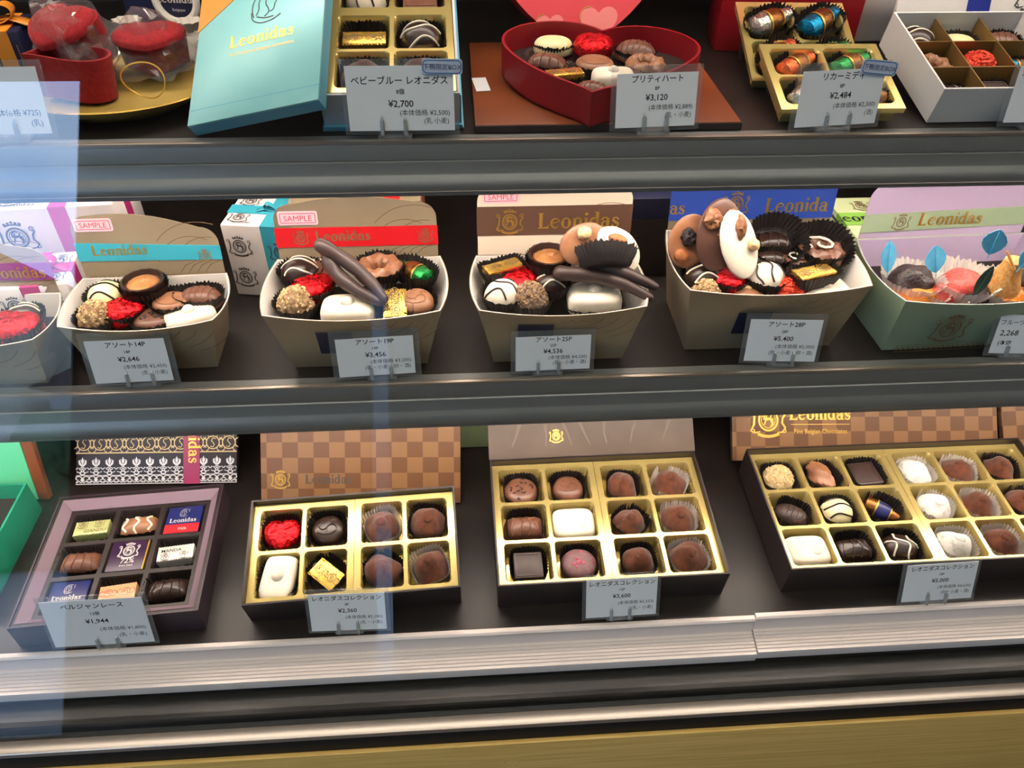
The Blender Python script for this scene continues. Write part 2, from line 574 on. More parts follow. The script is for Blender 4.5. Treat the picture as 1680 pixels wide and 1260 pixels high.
mat('carton_dark', '#231a19', .5, col2='#2b2120', scale=30)
mat('carton_purple', '#3a2b35', .5)
mat('carton_mauve', '#7e6874', .5)
mat('carton_gold', '#b3a184', .36, .45, col2='#a8967a', scale=12)
mat('carton_inner', '#efe6dc', .6)
mat('carton_white', '#dcd9d3', .6)
mat('carton_grey', '#b9bcc2', .6)
mat('carton_green', '#a9bf9a', .5, .1, col2='#b4c8a4', scale=14)
mat('carton_teal', '#1f8f70', .45)
mat('carton_mint', '#5fc99a', .45)
mat('carton_red', '#8c0b18', .42)
mat('baby_blue', '#86c9cb', .38, .12, col2='#92d0cf', scale=18)
mat('baby_blue_edge', '#5fabc4', .4, .12)
mat('navy_card', '#171b3c', .45)
mat('board_brown', '#7a3a1a', .4, col2='#8a4522', scale=8)
mat('felt_red', '#8a0c14', .95, col2='#9a111a', scale=300, bump=.4, bscale=900, sheen=.05)
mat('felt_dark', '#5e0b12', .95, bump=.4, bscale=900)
mat('gold_dish', '#dcb95c', .42, .45, col2='#e2c470', scale=60)
mat('ribbon_orange', '#d98a2c', .4)
mat('ribbon_pink', '#c4307e', .4)
mat('ribbon_magenta', '#8f1a55', .42)
mat('ribbon_purple', '#8d3f86', .42)
mat('ribbon_teal', '#3aa6ba', .42)
mat('ribbon_red', '#cf1621', .42)
mat('ribbon_green', '#8fc654', .45)
mat('ribbon_navy', '#1b2c86', .42)
mat('ribbon_brown', '#5d4032', .45)
mat('ribbon_blue', '#2f4fb0', .42)
mat('gift_paper', '#e9e2e0', .5)
mat('card_white', '#f3f4f5', .6)
mat('ink', '#0a0a0b', .8)
mat('ink_soft', '#4c4a4a', .7)
mat('ink_brown', '#7c6445', .6)
mat('ink_navy', '#22306b', .7)
mat('ink_red', '#d13b45', .7)
mat('sticker_pink', '#f4c3cf', .6)
mat('tag_blue', '#c3cfe2', .6)
mat('tag_outline', '#4a74ad', .6)
mat('lace_white', '#cfcfd2', .5)
mat('lace_gold', '#bfa77a', .45, .3)
mat('lid_lace', '#241c24', .45)
mat('lid_taupe', '#5a4c42', .5, col2='#64554a', scale=20)
mat('taupe_leaf', '#6a5b50', .5)
checker_mat('checker_brown', '#8d6744', '#704c33', 1 / .0165, .45, .1)
mat('heart_pink', '#e8837f', .5)
mat('heart_salmon', '#d8414b', .5)
mat('divider_gold', '#8a6a3a', .4, .5)
mat('tulle', '#cfc8bd', .7)
mat('rope_white', '#d8d2c6', .8)
mat('green_box', '#a9bd8f', .5)
mat('lavender', '#c4b0cd', .5)
mat('carton_gold_lit', '#e6d2bb', .5)  # lighter copy of the gold carton, its gloss put into the colour
mat('wedge_black', '#151312', .6)

XL, XR = -0.95, 1.15

# ------------------------------------------------------------------ showcase
RAILP = [(0, 0), (-.0005, -.001), (-.0026, -.0150), (-.0022, -.0158), (-.0036, -.0166), (-.0058, -.0262), (-.0066, -.0275), (-.0088, -.0300), (-.0108, -.0332), (-.0118, -.0366), (-.0112, -.0395),
         (-.008, -.0415), (.004, -.0415), (.006, -.036), (.012, -.030), (.012, 0)]
def shelf(name, z, yf, label, yb=.915, kz=1.0):
    t = thing(name, label, 'shelf')
    MB().box(XL, XR, yf + .0125, yb, z - .012, z - .0002).build('board', 'shelf_board', t, False)
    MB().extrude_x([(yf + p[0], z + p[1] * kz) for p in RAILP], XL, XR).build('front_rail', 'aluminium', t)
    # thin bright bead along the top edge of the rail
    MB().extrude_x([(yf - .001, z - .0012), (yf - .001, z + .0012), (yf + .001, z + .0016), (yf + .003, z + .0012), (yf + .003, z - .001)], XL, XR).build('edge_bead', 'steel_lip', t)
    return t
shelf('display_shelf', ZT, .5515, 'upper dark brown display shelf with grey metal front rail', kz=.88)
shelf('display_shelf', ZM, .5025, 'middle dark brown display shelf with grey metal front rail')

t = thing('display_shelf', 'lowest dark brown display shelf above the brass panel', 'shelf')
MB().box(XL, XR, .3845, .915, ZB - .012, ZB - .0002).build('board', 'shelf_board', t, False)
def ribbed(x0, x1, dz, dy):
    pr = [(.3845, ZB + .0004), (.3825, ZB + .0014), (.3800, ZB + .0010), (.3784, ZB - .0008), (.3786, ZB - .0026), (.3794, ZB - .0036), (.3784, .737)]
    n = 6
    for i in range(n):
        y = .3772 - (.3772 - .3590) * i / n
        z = .737 - .004 * i / n
        y2 = .3772 - (.3772 - .3590) * (i + 1) / n
        z2 = .737 - .004 * (i + 1) / n
        pr += [(y - .0001, z + .0007), (y * .4 + y2 * .6, z * .4 + z2 * .6 + .0007), (y * .35 + y2 * .65, z2 - .0003), (y2 + .0001, z2 - .0003)]
    pr += [(.3583, .7328), (.3568, .7328), (.3562, .7310), (.3566, .7215), (.3845, .7215)]
    MB().extrude_x([(a + dy, b + dz) for a, b in pr], x0, x1).build('ribbed_rail', 'white_plastic', t)
ribbed(XL, .2655, 0, 0)
ribbed(.2665, XR, .0015, .0012)

t = cab = thing('showcase_cabinet', 'brass-fronted showcase cabinet with steel lip and dark glass channel', 'cabinet')
MB().box(XL, XR, .335, .915, .02, .7160).build('plinth', 'channel', t, False)
MB().extrude_x([(.3566, .7213), (.3566, .706), (.3300, .7), (.3300, .69), (.40, .69), (.40, .7213)], XL, XR).build('channel_trim', 'channel', t)
MB().extrude_x([(.345, .7012), (.3445, .7024), (.3430, .7024), (.3425, .7012)], XL, XR).build('seal_bead', 'aluminium_dark', t)
MB().extrude_x([(.3305, .7005), (.3295, .7015), (.3195, .7012), (.3180, .7), (.3180, .694), (.3305, .694)], XL, XR).build('steel_lip', 'steel_lip', t)
MB().box(XL, XR, .3222, .335, .64, .694).build('shadow_gap', 'black_gap', t, False)
MB().bbox(XL, XR, .3175, .3220, .03, .6625, .0004).build('brass_panel', 'brass', t)
fl = MB()
for k in range(26):
    x, z = random.uniform(-.45, .6), random.uniform(.58, .655)
    r = random.uniform(.0003, .0009)
    fl.box(x, x + r, .3173, .3176, z, z + r)
fl.build('paint_flecks', 'brass_fleck', t, False)['kind'] = 'stuff'

MB().bbox(XL, XR, .61, .95, 1.376, 1.41, .004).build('cap_board', 'hall_wall', t)

# lamps hidden behind the rails
def led(z, y, m, label, w=.022, ang=0):
    t = thing('strip_light', label, 'light')
    MB().box(XL + .02, XR - .02, -.014, .014, -.0128, -.0045, T(0, y, z) @ RX(ang)).box(XL + .02, XR - .02, y - .005, y + .005, z - .006, z).build('housing', 'aluminium', t, False)
    MB().box(XL + .03, XR - .03, -w / 2, w / 2, -.0155, -.0130, T(0, y, z) @ RX(ang)).build('diffuser', m, t, False)
led(1.3748, .662, 'led_top', 'long strip light under the showcase cap')
led(ZT - .0122, .67, 'led_back', 'second strip light under the upper shelf')
def rail_led(z, yf, m, label, up=0.0):
    z += up
    t = thing('strip_light', label, 'light')
    MB().box(XL + .02, XR - .02, yf - .0092, yf - .0072, z - .0446, z - .0417).box(XL + .02, XR - .02, yf + .0022, yf + .0036, z - .0440, z - .0417).build('housing', 'aluminium', t, False)
    MB().box(XL + .03, XR - .03, yf - .0070, yf + .0020, z - .0422, z - .0418).build('diffuser', m, t, False)
rail_led(ZT, .5515, 'led_mid', 'long strip light on the underside of the upper front rail', .0050)
rail_led(ZM, .5025, 'led_low', 'long strip light on the underside of the middle front rail')
o = MB()
def glass_slab(y0, z0, y1, z1, th=.005):
    d = Vector((0, y1 - y0, z1 - z0)).normalized()
    n = Vector((0, -d.z, d.y))
    pr = [(y0, z0), (y1, z1), (y1 + n.y * th, z1 + n.z * th), (y0 + n.y * th, z0 + n.z * th)]
    return MB().extrude_x(pr, XL, XR)
t = glass_slab(.3345, .7048, .6335, 1.3745).build('front_glass', 'glass', cab, False)
t['label'] = 'large sloping clear glass pane'

# back and ends of the showcase
MB().box(XL, XR, .92, .95, .02, 1.375).build('back_panel', 'back_panel', cab, False)
MB().box(XL - .02, XL, .34, .95, .02, 1.375).build('end_panel', 'back_panel', cab, False)
MB().box(XR, XR + .02, .34, .95, .02, 1.375).build('end_panel', 'back_panel', cab, False)
# back sliding-door rails seen over the goods on the upper shelf
for k, (z, hh, m) in enumerate(((1.235, .014, 'aluminium_dark'), (1.285, .010, 'aluminium_dark'), (1.18, .02, 'channel'))):
    MB().bbox(XL, XR, .905, .919, z, z + hh, .002).build('back_rail', m, cab)

# ------------------------------------------------------------------ the shop passage the glass mirrors
HX0, HX1, HY0, HY1, HZ = -3.2, 3.4, -1.6, 1.6, 2.75
tag(MB().box(HX0, HX1, HY0, HY1, -.06, 0).build('floor', 'hall_floor', None, False), kind='structure')
tag(MB().box(HX0, HX1, HY0, HY1, HZ, HZ + .06).build('ceiling', 'hall_ceiling', None, False), kind='structure')
tag(MB().box(HX0, HX1, HY1, HY1 + .06, 0, HZ).build('wall_far', 'hall_wall', None, False), kind='structure')
tag(MB().box(HX0 - .06, HX0, HY0, HY1, 0, HZ).build('wall_west', 'hall_wall', None, False), kind='structure')
tag(MB().box(HX1, HX1 + .06, HY0, HY1, 0, HZ).build('wall_east', 'hall_wall', None, False), kind='structure')
# street wall: doorway, a narrow slit and a small window
sw = MB()
holes = [(-2.35, -1.31, 0.02, 2.42), (-.355, -.245, .25, 1.62)]
xs = sorted({HX0, HX1, *[h[0] for h in holes], *[h[1] for h in holes]})
for a, b in zip(xs, xs[1:]):
    hh = [h for h in holes if h[0] <= a + 1e-6 and h[1] >= b - 1e-6]
    if hh:
        sw.box(a, b, HY0 - .08, HY0, 0, hh[0][2]); sw.box(a, b, HY0 - .08, HY0, hh[0][3], HZ)
    else:
        sw.box(a, b, HY0 - .08, HY0, 0, HZ)
tag(sw.build('wall_street', 'hall_wall', None, False), kind='structure')
for i, h in enumerate(holes):
    fr = MB()
    for q in ((h[0], h[0] + .025, h[2], h[3]), (h[1] - .025, h[1], h[2], h[3]), (h[0], h[1], h[3] - .025, h[3])):
        fr.box(q[0], q[1], HY0 - .06, HY0 + .005, q[2], q[3])
    tag(fr.build('door_1' if i == 0 else 'window_%d' % i, 'aluminium_dark', None, False), kind='structure')
tag(MB().box(-30, 30, -40, HY0 - .08, -.12, -.02).build('ground', 'street', None, False), kind='structure')
def house(x0, x1, y0, y1, h, m, label, gable=1.2):
    t = thing('house', label, 'house')
    MB().box(x0, x1, y0, y1, -.02, h).build('wall', m, t, False)
    xm = (x0 + x1) / 2
    MB().prism([(0, 0), (x1 - x0 + .6, 0), ((x1 - x0) / 2 + .3, gable)], y0 - .3, y1 + .3, T(x0 - .3, 0, h) @ RX(90) @ Matrix.Diagonal((1, 1, -1, 1))).build('roof', 'house_roof', t, False)
    for k in range(3):
        for j in range(2):
            xw = x0 + (x1 - x0) * (k + .5) / 3
            w = MB().box(xw - .4, xw + .4, y1, y1 + .05, .9 + 2.4 * j, 2.0 + 2.4 * j).build('window', 'house_pane', t, False)
house(-14.5, -8.6, -18, -13.2, 5.2, 'house_wall', 'cream house with a gable across the street')
house(-8.2, -3.4, -19, -14.5, 2.9, 'house_wall_grey', 'low grey house beside the cream house')
house(9.5, 22, -19, -15, 9.0, 'house_wall_grey', 'grey two-storey house far along the street')
house(-2.6, 8.6, -18, -14, 8.5, 'house_wall_dark', 'tall grey house added to block sky behind the slit')  # added to block the sky and dim the slit's reflection in the glass
for y0, lab in ((-.95, 'ceiling light panel nearer the street'), (.02, 'ceiling light panel nearer the showcase')):
    t = thing('ceiling_light', lab, 'light')
    MB().box(-1.6, 2.0, y0 - .17, y0 + .17, HZ - .03, HZ - .0005).build('housing', 'aluminium', t, False)
    MB().box(-1.57, 1.97, y0 - .14, y0 + .14, HZ - .034, HZ - .0305).build('diffuser', 'hall_lamp', t, False)
hb = MB()
for k in range(60):
    x = random.uniform(-9, -4); z = random.uniform(.2, 1.5)
    hb.dome(.5, .45, .5, under=.4, rings=4, seg=9, amp=.25, ns=3, sd=k, M=T(x, -9 + random.uniform(-.5, .5), z - .4))
tag(hb.build('hedge', 'hedge_leaf'), 'green hedge along the far side of the street', 'hedge', kind='stuff')

# ------------------------------------------------------------------ chocolates (each kind: list of named part meshes, base at z=0)
def on_dome(x, y, rx, ry, h, e=2.0, p=2.0, under=0.0):
    s = min(1.0, (abs(x / rx) ** e + abs(y / ry) ** e) ** (1 / e))
    return under + h * max(0, 1 - s ** p) ** (1 / p)

def stripes(rx, ry, h, under, m, n=3, w=.0011, ang=0, wave=0.0, e=2.0, p=2.0, sd=0):
    mb = MB()
    ca, sa = math.cos(ang), math.sin(ang)
    for i in range(n):
        u0 = (-.62 + 1.24 * (i / max(1, n - 1))) if n > 1 else 0
        pts = []
        for k in range(19):
            v = -1 + 2 * k / 18
            u = u0 + wave * math.sin(v * 5 + i * 1.7 + sd)
            x, y = (u * ca - v * sa) , (u * sa + v * ca)
            L = math.hypot(x, y)
            if L > .985: continue
            x *= rx; y *= ry
            pts.append((x, y, on_dome(x, y, rx, ry, h, e, p, under) + w * .25))
        if len(pts) > 2:
            mb.tube(pts, w, 6)
    return mb

def heart_edge(t):
    # polar outline of a plump heart, tip towards -Y
    a = t - PI / 2
    d = abs(math.atan2(math.sin(a), math.cos(a)))      # 0 at the notch, pi at the tip
    return .68 + .38 * math.sin(min(d, 1.0) / 1.0 * PI / 2) - .05 * max(0, d - 1.0) + (.24 * ((d - 2.1) / 1.04) ** 2 if d > 2.1 else 0)

def k_truffle(v, m='cocoa'):
    mb = MB().dome(.0176, .0164, .0205, e=2.3, p=1.5 + .1 * (v % 3), under=.005, amp=.0034, ns=75, sd=3.1 * v)
    mb.dome(.0055, .0055, .004, p=2, amp=.001, ns=200, sd=v, z0=.0222 - .0003 * v, M=T(.001 * (v % 3 - 1), -.001, 0))
    return [('body', mb.mesh('truffle', m))]
def k_snow(v): return k_truffle(v, 'snow')
def k_crumb(v, m='crumb', m2='crumb_pale'):
    mb = MB().dome(.0165, .0155, .0205, p=1.9, under=.006, rings=12, seg=36, amp=.0022, ns=330, sd=5.7 * v)
    c = MB(); rnd = random.Random(v)
    for k in range(170):
        a = rnd.uniform(0, 2 * PI); s = math.sqrt(rnd.random()) * .97
        x, y = .0165 * s * math.cos(a), .0155 * s * math.sin(a)
        z = on_dome(x, y, .0165, .0155, .0205, 2, 1.9, .006)
        r = rnd.uniform(.0007, .0016)
        M = T(x, y, z) @ Euler((rnd.uniform(0, 6), rnd.uniform(0, 6), rnd.uniform(0, 6))).to_matrix().to_4x4()
        c.box(-r, r, -r * .7, r * .7, -r * .5, r * .5, M)
    return [('body', mb.mesh('crumb_ball', m)), ('crumb_coating', c.mesh('crumb_coating', m2, False))]
def k_coconut(v): return k_crumb(v, 'coconut', 'crumb')
def k_hazel(v): return k_crumb(v, 'crumb_pale', 'crumb_pale')
def k_redheart(v):
    mb = MB().dome(.0185, .0165, .0135, p=3.4, under=.006, rings=11, seg=40, amp=.0008, ns=240, sd=9.3 * v, edge=heart_edge)
    c = MB()
    for k in range(6):
        a = k * 1.07 + v
        p0 = Vector((.004 * math.cos(a), .004 * math.sin(a))); p1 = Vector((.0135 * math.cos(a + .25), .0115 * math.sin(a + .25)))
        c.tube([(*(p0.lerp(p1, q / 6)), on_dome(*(p0.lerp(p1, q / 6)), .0175, .0155, .0135, 2, 2.6, .006) + .0002) for q in range(7)], [.0002, .0007, .0009, .0008, .0009, .0006, .0002], 5)
    return [('body', mb.mesh('foil_heart', 'foil_red')), ('foil_creases', c.mesh('foil_creases', 'foil_red'))]
def k_rose(v):
    mb = MB().dome(.0165, .0155, .016, p=2.2, under=.007, rings=12, seg=36, amp=.0016, ns=300, sd=2.2 * v)
    c = MB()
    for k in range(4):
        r = .003 + .0035 * k
        c.tube([(r * math.cos(a), r * .94 * math.sin(a), on_dome(r * math.cos(a), r * .94 * math.sin(a), .0165, .0155, .016, 2, 2.2, .007) + .0004) for a in [k + i * .48 for i in range(12)]], .0009, 5)
    return [('body', mb.mesh('foil_rose', 'foil_coral')), ('foil_folds', c.mesh('foil_folds', 'foil_coral'))]
def k_striped_dark(v):
    mb = MB().dome(.0175, .0160, .0185, p=2.2, under=.005)
    return [('body', mb.mesh('dark_dome', 'dark_choc')), ('white_drizzle', stripes(.0175, .0160, .0185, .005, '', 3, .0009, PI / 2 + .1 * v, .06, p=2.2, sd=v).mesh('white_drizzle', 'white_choc'))]
def k_striped_swirl(v):
    mb = MB().dome(.018, .0155, .016, p=2.3, under=.004)
    return [('body', mb.mesh('dark_dome', 'dark_choc')), ('white_drizzle', stripes(.018, .0155, .016, .004, '', 3, .0010, .5, .22, p=2.3, sd=1).mesh('white_drizzle', 'white_choc'))]
def k_striped_white(v, m='white_choc'):
    mb = MB().dome(.0172, .0160, .0185, p=2.1, under=.006)
    return [('body', mb.mesh('white_dome', m)), ('dark_drizzle', stripes(.0172, .0160, .0185, .006, '', 3, .0009, .2 + .4 * v if m == 'white_choc' else PI / 2, .12 if m == 'white_choc' else .05, p=2.1, sd=v).mesh('dark_drizzle', 'dark_choc'))]
def k_striped_ivory(v): return k_striped_white(v, 'ivory_choc')
def k_manon(v):
    mb = MB().dome(.0235, .0160, .0165, e=4.2, p=5, under=.003, rings=10, seg=40)
    nb = MB().dome(.0062, .0060, .0062, p=2.0, z0=.0180)
    return [('body', mb.mesh('manon', 'white_choc')), ('nub', nb.mesh('nub', 'white_choc'))]
def k_manon_plain(v):
    mb = MB().dome(.0215, .0165, .0155, e=4.5, p=5, under=.003, rings=10, seg=40)
    nb = MB().dome(.0045, .0045, .0030, p=2.0, z0=.0172, M=T(.006, -.005, 0))
    return [('body', mb.mesh('manon', 'white_choc')), ('nub', nb.mesh('nub', 'white_choc'))]
def k_oval_white(v):
    return [('body', MB().dome(.0185, .0135, .012, e=2.4, p=3.2, under=.003).mesh('oval', 'ivory_choc'))]
def bar_print(w, d, z, m):
    mb = MB()
    for cx in (-w * .24, w * .24):
        M = T(cx, 0, z)
        mb.ring(0, 0, d * .26, d * .22, 0, 360, 14, .9, M); mb.ribbon(arc(0, .0005, d * .12, 30, 250, 6), d * .04, M); mb.ribbon(arc(0, -.0012, d * .1, 150, -80, 6), d * .04, M)
        mb.ribbon(arc(-d * .3, 0, d * .16, 60, 300, 6), d * .04, M); mb.ribbon(arc(d * .3, 0, d * .16, 120, -120, 6), d * .04, M)
    return mb
def wrapped(w, d, h, m, ink='ink_brown', pr=True):
    mb = MB().bbox(-w / 2, w / 2, -d / 2, d / 2, 0, h, .0012)
    out = [('body', mb.mesh('wrapped_bar', m))]
    cr = MB()
    for s in (-1, 1):
        n = 14
        for k in range(n):
            x = -w / 2 + w * k / n
            cr.box(x, x + w / n * .6, s * d / 2 - .0006, s * d / 2 + .0006, h * .55, h - .0008)
    out.append(('crimped_edge', cr.mesh('crimped_edge', m, False)))
    if pr:
        out.append(('print', bar_print(w, d, h + .0002, '').mesh('print', ink, False)))
    return out
def k_goldbar(v): return wrapped(.034, .0145, .014, 'foil_gold')
def k_goldtall(v): return wrapped(.030, .0185, .014, 'foil_gold')
def k_shell(v):
    n = 30
    wob = lambda i, k: 1 + (.02 if k % 2 else -.02) * (1 if i < 4 else 0)
    mb = MB().lathe([(.0001, 0), (.013, 0), (.0165, .010), (.0178, .0185), (.0160, .0188), (.0148, .0150), (.0001, .0135)], n, None, wob)
    fl = MB().dome(.0140, .0135, .004, p=2, z0=.0140, amp=.0015, ns=260, sd=v)
    fl.dome(.006, .004, .003, p=2, z0=.0165, M=T(.002, .001, 0), amp=.0012, ns=400, sd=v)
    return [('shell', mb.mesh('shell', 'dark_choc')), ('filling', fl.mesh('filling', 'caramel'))]
def k_disc_milk(v, m='milk_choc', m2='milk_light'):
    mb = MB().dome(.0178, .0150, .010, p=4.2, under=.004)
    ri = MB().tube([(.0125 * math.cos(a), .0100 * math.sin(a), .0135) for a in [i * 2 * PI / 20 for i in range(21)]], .0007, 5)
    return [('body', mb.mesh('disc', m2 if v % 2 else m)), ('raised_ring', ri.mesh('raised_ring', m2 if v % 2 else m))]
def k_emboss(v, m='milk_light'):
    mb = MB().dome(.0165, .0160, .012, p=3.0, under=.005)
    c = MB()
    for L in (arc(-.004, .002, .004, 60, 330, 10), arc(.004, -.002, .005, 200, -60, 10), [(-.010, -.004), (-.004, -.007), (.003, -.007), (.009, -.003)], arc(.006, .006, .0025, 0, 280, 8)):
        c.tube([(x, y, on_dome(x, y, .0165, .0160, .012, 2, 3.0, .005) + .0001) for x, y in L], .0007, 5)
    return [('body', mb.mesh('embossed_disc', m)), ('embossed_scroll', c.mesh('embossed_scroll', m))]
def k_emboss_dark(v): return k_emboss(v, 'dark_choc')
def k_emboss_milk(v): return k_emboss(v, 'milk_choc')
def k_nibs(v, m='milk_choc', mb2='dark_choc', n=16):
    b = MB().dome(.0178, .0165, .0095, p=3.2, under=.006)
    c = MB(); r = random.Random(v + 3)
    for k in range(n):
        a = r.uniform(0, 6.28); s = r.uniform(0, .8)
        x, y = .0178 * s * math.cos(a), .0165 * s * math.sin(a)
        c.dome(.0022, .0012, .0012, rings=3, seg=7, z0=on_dome(x, y, .0178, .0165, .0095, 2, 3.2, .006) - .0002, M=T(x, y, 0) @ RZ(r.uniform(0, 360)))
    return [('body', b.mesh('nib_disc', m)), ('nibs', c.mesh('nibs', mb2))]
def k_pinkbits(v): return k_nibs(7, 'pink_choc', 'pink_bits', 13)
def k_nutdisc(v):
    b = MB().dome(.0180, .0170, .009, p=3, under=.006)
    c = MB().dome(.006, .0035, .003, amp=.0015, ns=300, z0=.0142)
    return [('body', b.mesh('nut_disc', 'milk_light')), ('nut', c.mesh('nut', 'nut'))]
def k_oval(v, m='milk_choc'):
    mb = MB().dome(.0195, .0135, .015, e=2.2, p=2.3, under=.003)
    c = MB()
    for k in range(5):
        x = -.011 + .0055 * k
        c.tube([(x + .002 * math.sin(q), .012 * q, on_dome(x, .012 * q, .0195, .0135, .015, 2.2, 2.3, .003) + .0001) for q in [-.8 + .2 * j for j in range(9)]], .0006, 5)
    return [('body', mb.mesh('oval', m)), ('ridge', c.mesh('ridge', m))]
def k_oval_dark(v): return k_oval(v, 'dark_matte')
def k_log(v, m='milk_choc'):
    mb = MB().dome(.0205, .0120, .0165, e=5, p=2.4, under=.002, seg=40)
    c = MB()
    for k in range(4):
        x = -.012 + .008 * k
        c.tube([(x + .0015 * math.sin(3 * q + k), .0115 * q, on_dome(x, .0115 * q, .0205, .0120, .0165, 5, 2.4, .002) + .0002) for q in [-.9 + .2 * j for j in range(10)]], .0009, 5)
    return [('body', mb.mesh('log', m)), ('ridge', c.mesh('ridge', m))]
def k_log_dark(v): return k_log(v, 'dark_choc')
def k_log_white(v):
    a = k_log(v, 'milk_light')
    return [a[0], ('white_drizzle', stripes(.0205, .0120, .0165, .002, '', 3, .0012, .0, .12, 5, 2.4).mesh('white_drizzle', 'white_choc'))]
def k_square(v, m='dark_matte'):
    mb = MB().bbox(-.0140, .0140, -.0140, .0140, 0, .014, .0016)
    c = MB()
    for q in ((-.0115, .0115, -.0118, -.0108), (-.0115, .0115, .0108, .0118), (-.0118, -.0108, -.0115, .0115), (.0108, .0118, -.0115, .0115)):
        c.box(q[0], q[1], q[2], q[3], .0138, .0145)
    return [('body', mb.mesh('square', m)), ('raised_border', c.mesh('raised_border', m))]
def k_square_milk(v): return k_square(v, 'milk_choc')
def k_swirl(v, m='milk_light'):
    mb = MB(); n, mseg = 36, 12
    vs = []; fs = []
    for i in range(n):
        a = 2 * PI * i / n
        for j in range(mseg):
            b = 2 * PI * j / mseg
            rr = .0062 * (1 + .16 * math.cos(3 * b + 7 * a))
            R_ = .0112 + rr * math.cos(b)
            vs.append((R_ * math.cos(a) * 1.12, R_ * math.sin(a), .0085 + rr * 1.2 * math.sin(b)))
    for i in range(n):
        for j in range(mseg):
            fs.append((i * mseg + j, ((i + 1) % n) * mseg + j, ((i + 1) % n) * mseg + (j + 1) % mseg, i * mseg + (j + 1) % mseg))
    mb.add(vs, fs)
    mb.dome(.008, .007, .007, amp=.002, ns=200)
    return [('body', mb.mesh('swirl_ring', m))]
def k_bud(v):
    mb = MB(); vs = []; fs = []; n, s = 26, 20
    for i in range(n):
        u = i / (n - 1)
        r = .0105 * math.sin(PI * min(1, .08 + u * .92)) ** .7 + .0006
        for k in range(s):
            a = 2 * PI * k / s
            rr = r * (1 + .14 * math.cos(4 * a + 11 * u))
            vs.append((-.020 + .040 * u, rr * math.cos(a), .0105 + rr * math.sin(a)))
    for i in range(n - 1):
        for k in range(s):
            fs.append((i * s + k, i * s + (k + 1) % s, (i + 1) * s + (k + 1) % s, (i + 1) * s + k))
    mb.add(vs, fs)
    return [('body', mb.mesh('twisted_bud', 'milk_light'))]
def k_spiral(v):
    a = k_swirl(v, 'milk_choc')
    return a + [('white_glaze', MB().tube([((.003 + .0011 * i) * math.cos(i * .75), (.003 + .0009 * i) * math.sin(i * .75), .0170) for i in range(11)], .0011, 5).mesh('white_glaze', 'white_choc'))]
def k_bottle(v):
    tone = ['foil_green', 'foil_blue', 'foil_silver', 'foil_orange', 'foil_bronze'][v % 5]
    def lat(pr, m, nm):
        mb = MB().lathe([(r, z) for z, r in pr], 20, T(0, 0, .009) @ RY(90))
        return (nm, mb.mesh(nm, m))
    return [lat([(-.019, .0008), (-.0185, .0045), (-.016, .0085), (-.006, .0092), (-.005, .0090)], tone, 'foil_cap'),
            lat([(-.0055, .0093), (.003, .0092), (.007, .0078), (.009, .0062)], 'foil_bronze' if v % 5 != 4 else 'wrap_navy', 'paper_band'),
            lat([(.0085, .0062), (.013, .0056), (.018, .0048), (.0195, .0030), (.0198, .0004)], tone, 'foil_neck'),
            lat([(-.0063, .0096), (-.0047, .0096)], 'gold_trim', 'gold_ring'), lat([(.0080, .0068), (.0092, .0066)], 'gold_trim', 'gold_ring')]
def napoli(w, d, h, base, band, ink):
    out = [('body', MB().bbox(-w / 2, w / 2, -d / 2, d / 2, 0, h, .0008).mesh('tablet', base))]
    if band:
        out.append(('coloured_band', MB().box(-w / 2 + .0002, w / 2 - .0002, -d / 2 + .0002, -d / 2 + d * .33, h - .0002, h + .0002).mesh('coloured_band', band, False)))
    return out
def k_sugar(v, m='jelly_red', rx=.017, ry=.013, h=.012):
    mb = MB().dome(rx, ry, h, p=2.2, under=.005, rings=12, seg=36, amp=.0022, ns=110, sd=v * 2.3)
    return [('body', mb.mesh('sugared_fruit', m))]
def k_jred(v): return k_sugar(v)
def k_jorange(v): return k_sugar(v, 'jelly_orange', .019, .015, .011)
def k_prune(v): return k_sugar(v, 'prune', .0175, .015, .016)
def k_pear(v):
    mb = MB().lathe([(.0002, 0), (.009, .001), (.0145, .008), (.0145, .015), (.0105, .026), (.0080, .035), (.0075, .040), (.004, .0425), (.0002, .043)], 24)
    return [('body', mb.mesh('candied_pear', 'jelly_amber'))]

CACHE = {}
NAMES = dict(truffle='cocoa_truffle', snow='powdered_truffle', crumb='crumb_praline', coconut='coconut_praline', hazel='nut_praline', redheart='foil_heart_chocolate', rose='foil_rose_chocolate',
             striped_dark='striped_praline', striped_swirl='striped_praline', striped_white='striped_praline', striped_ivory='striped_praline', manon='white_praline', manon_plain='white_praline',
             oval_white='white_praline', goldbar='wrapped_praline', goldtall='wrapped_praline', shell='filled_shell', disc_milk='milk_praline', emboss='embossed_praline', emboss_dark='embossed_praline', emboss_milk='embossed_praline',
             nibs='nib_praline', pinkbits='nib_praline', nutdisc='nut_praline', oval='oval_praline', oval_dark='oval_praline', log='log_praline', log_dark='log_praline', log_white='log_praline',
             square='square_praline', square_milk='square_praline', swirl='swirl_praline', bud='twisted_praline', spiral='spiral_praline', bottle='liqueur_chocolate',
             jred='candied_fruit', jorange='candied_fruit', prune='candied_fruit', pear='candied_pear')
NV = {}
def parts_of(kind, v):
    key = (kind, v)
    if key not in CACHE:
        CACHE[key] = globals()['k_' + kind](v)
    return CACHE[key]
def place(name, parts, M, label, cat, group):
    if len(parts) == 1:
        return tag(link(name, parts[0][1], None, M), label, cat, group)
    t = thing(name, label, cat, M, group)
    for pn, me in parts:
        c = link(pn, me, t)
        if pn in ('crumb_coating', 'nibs'):
            c['kind'] = 'stuff'
    return t

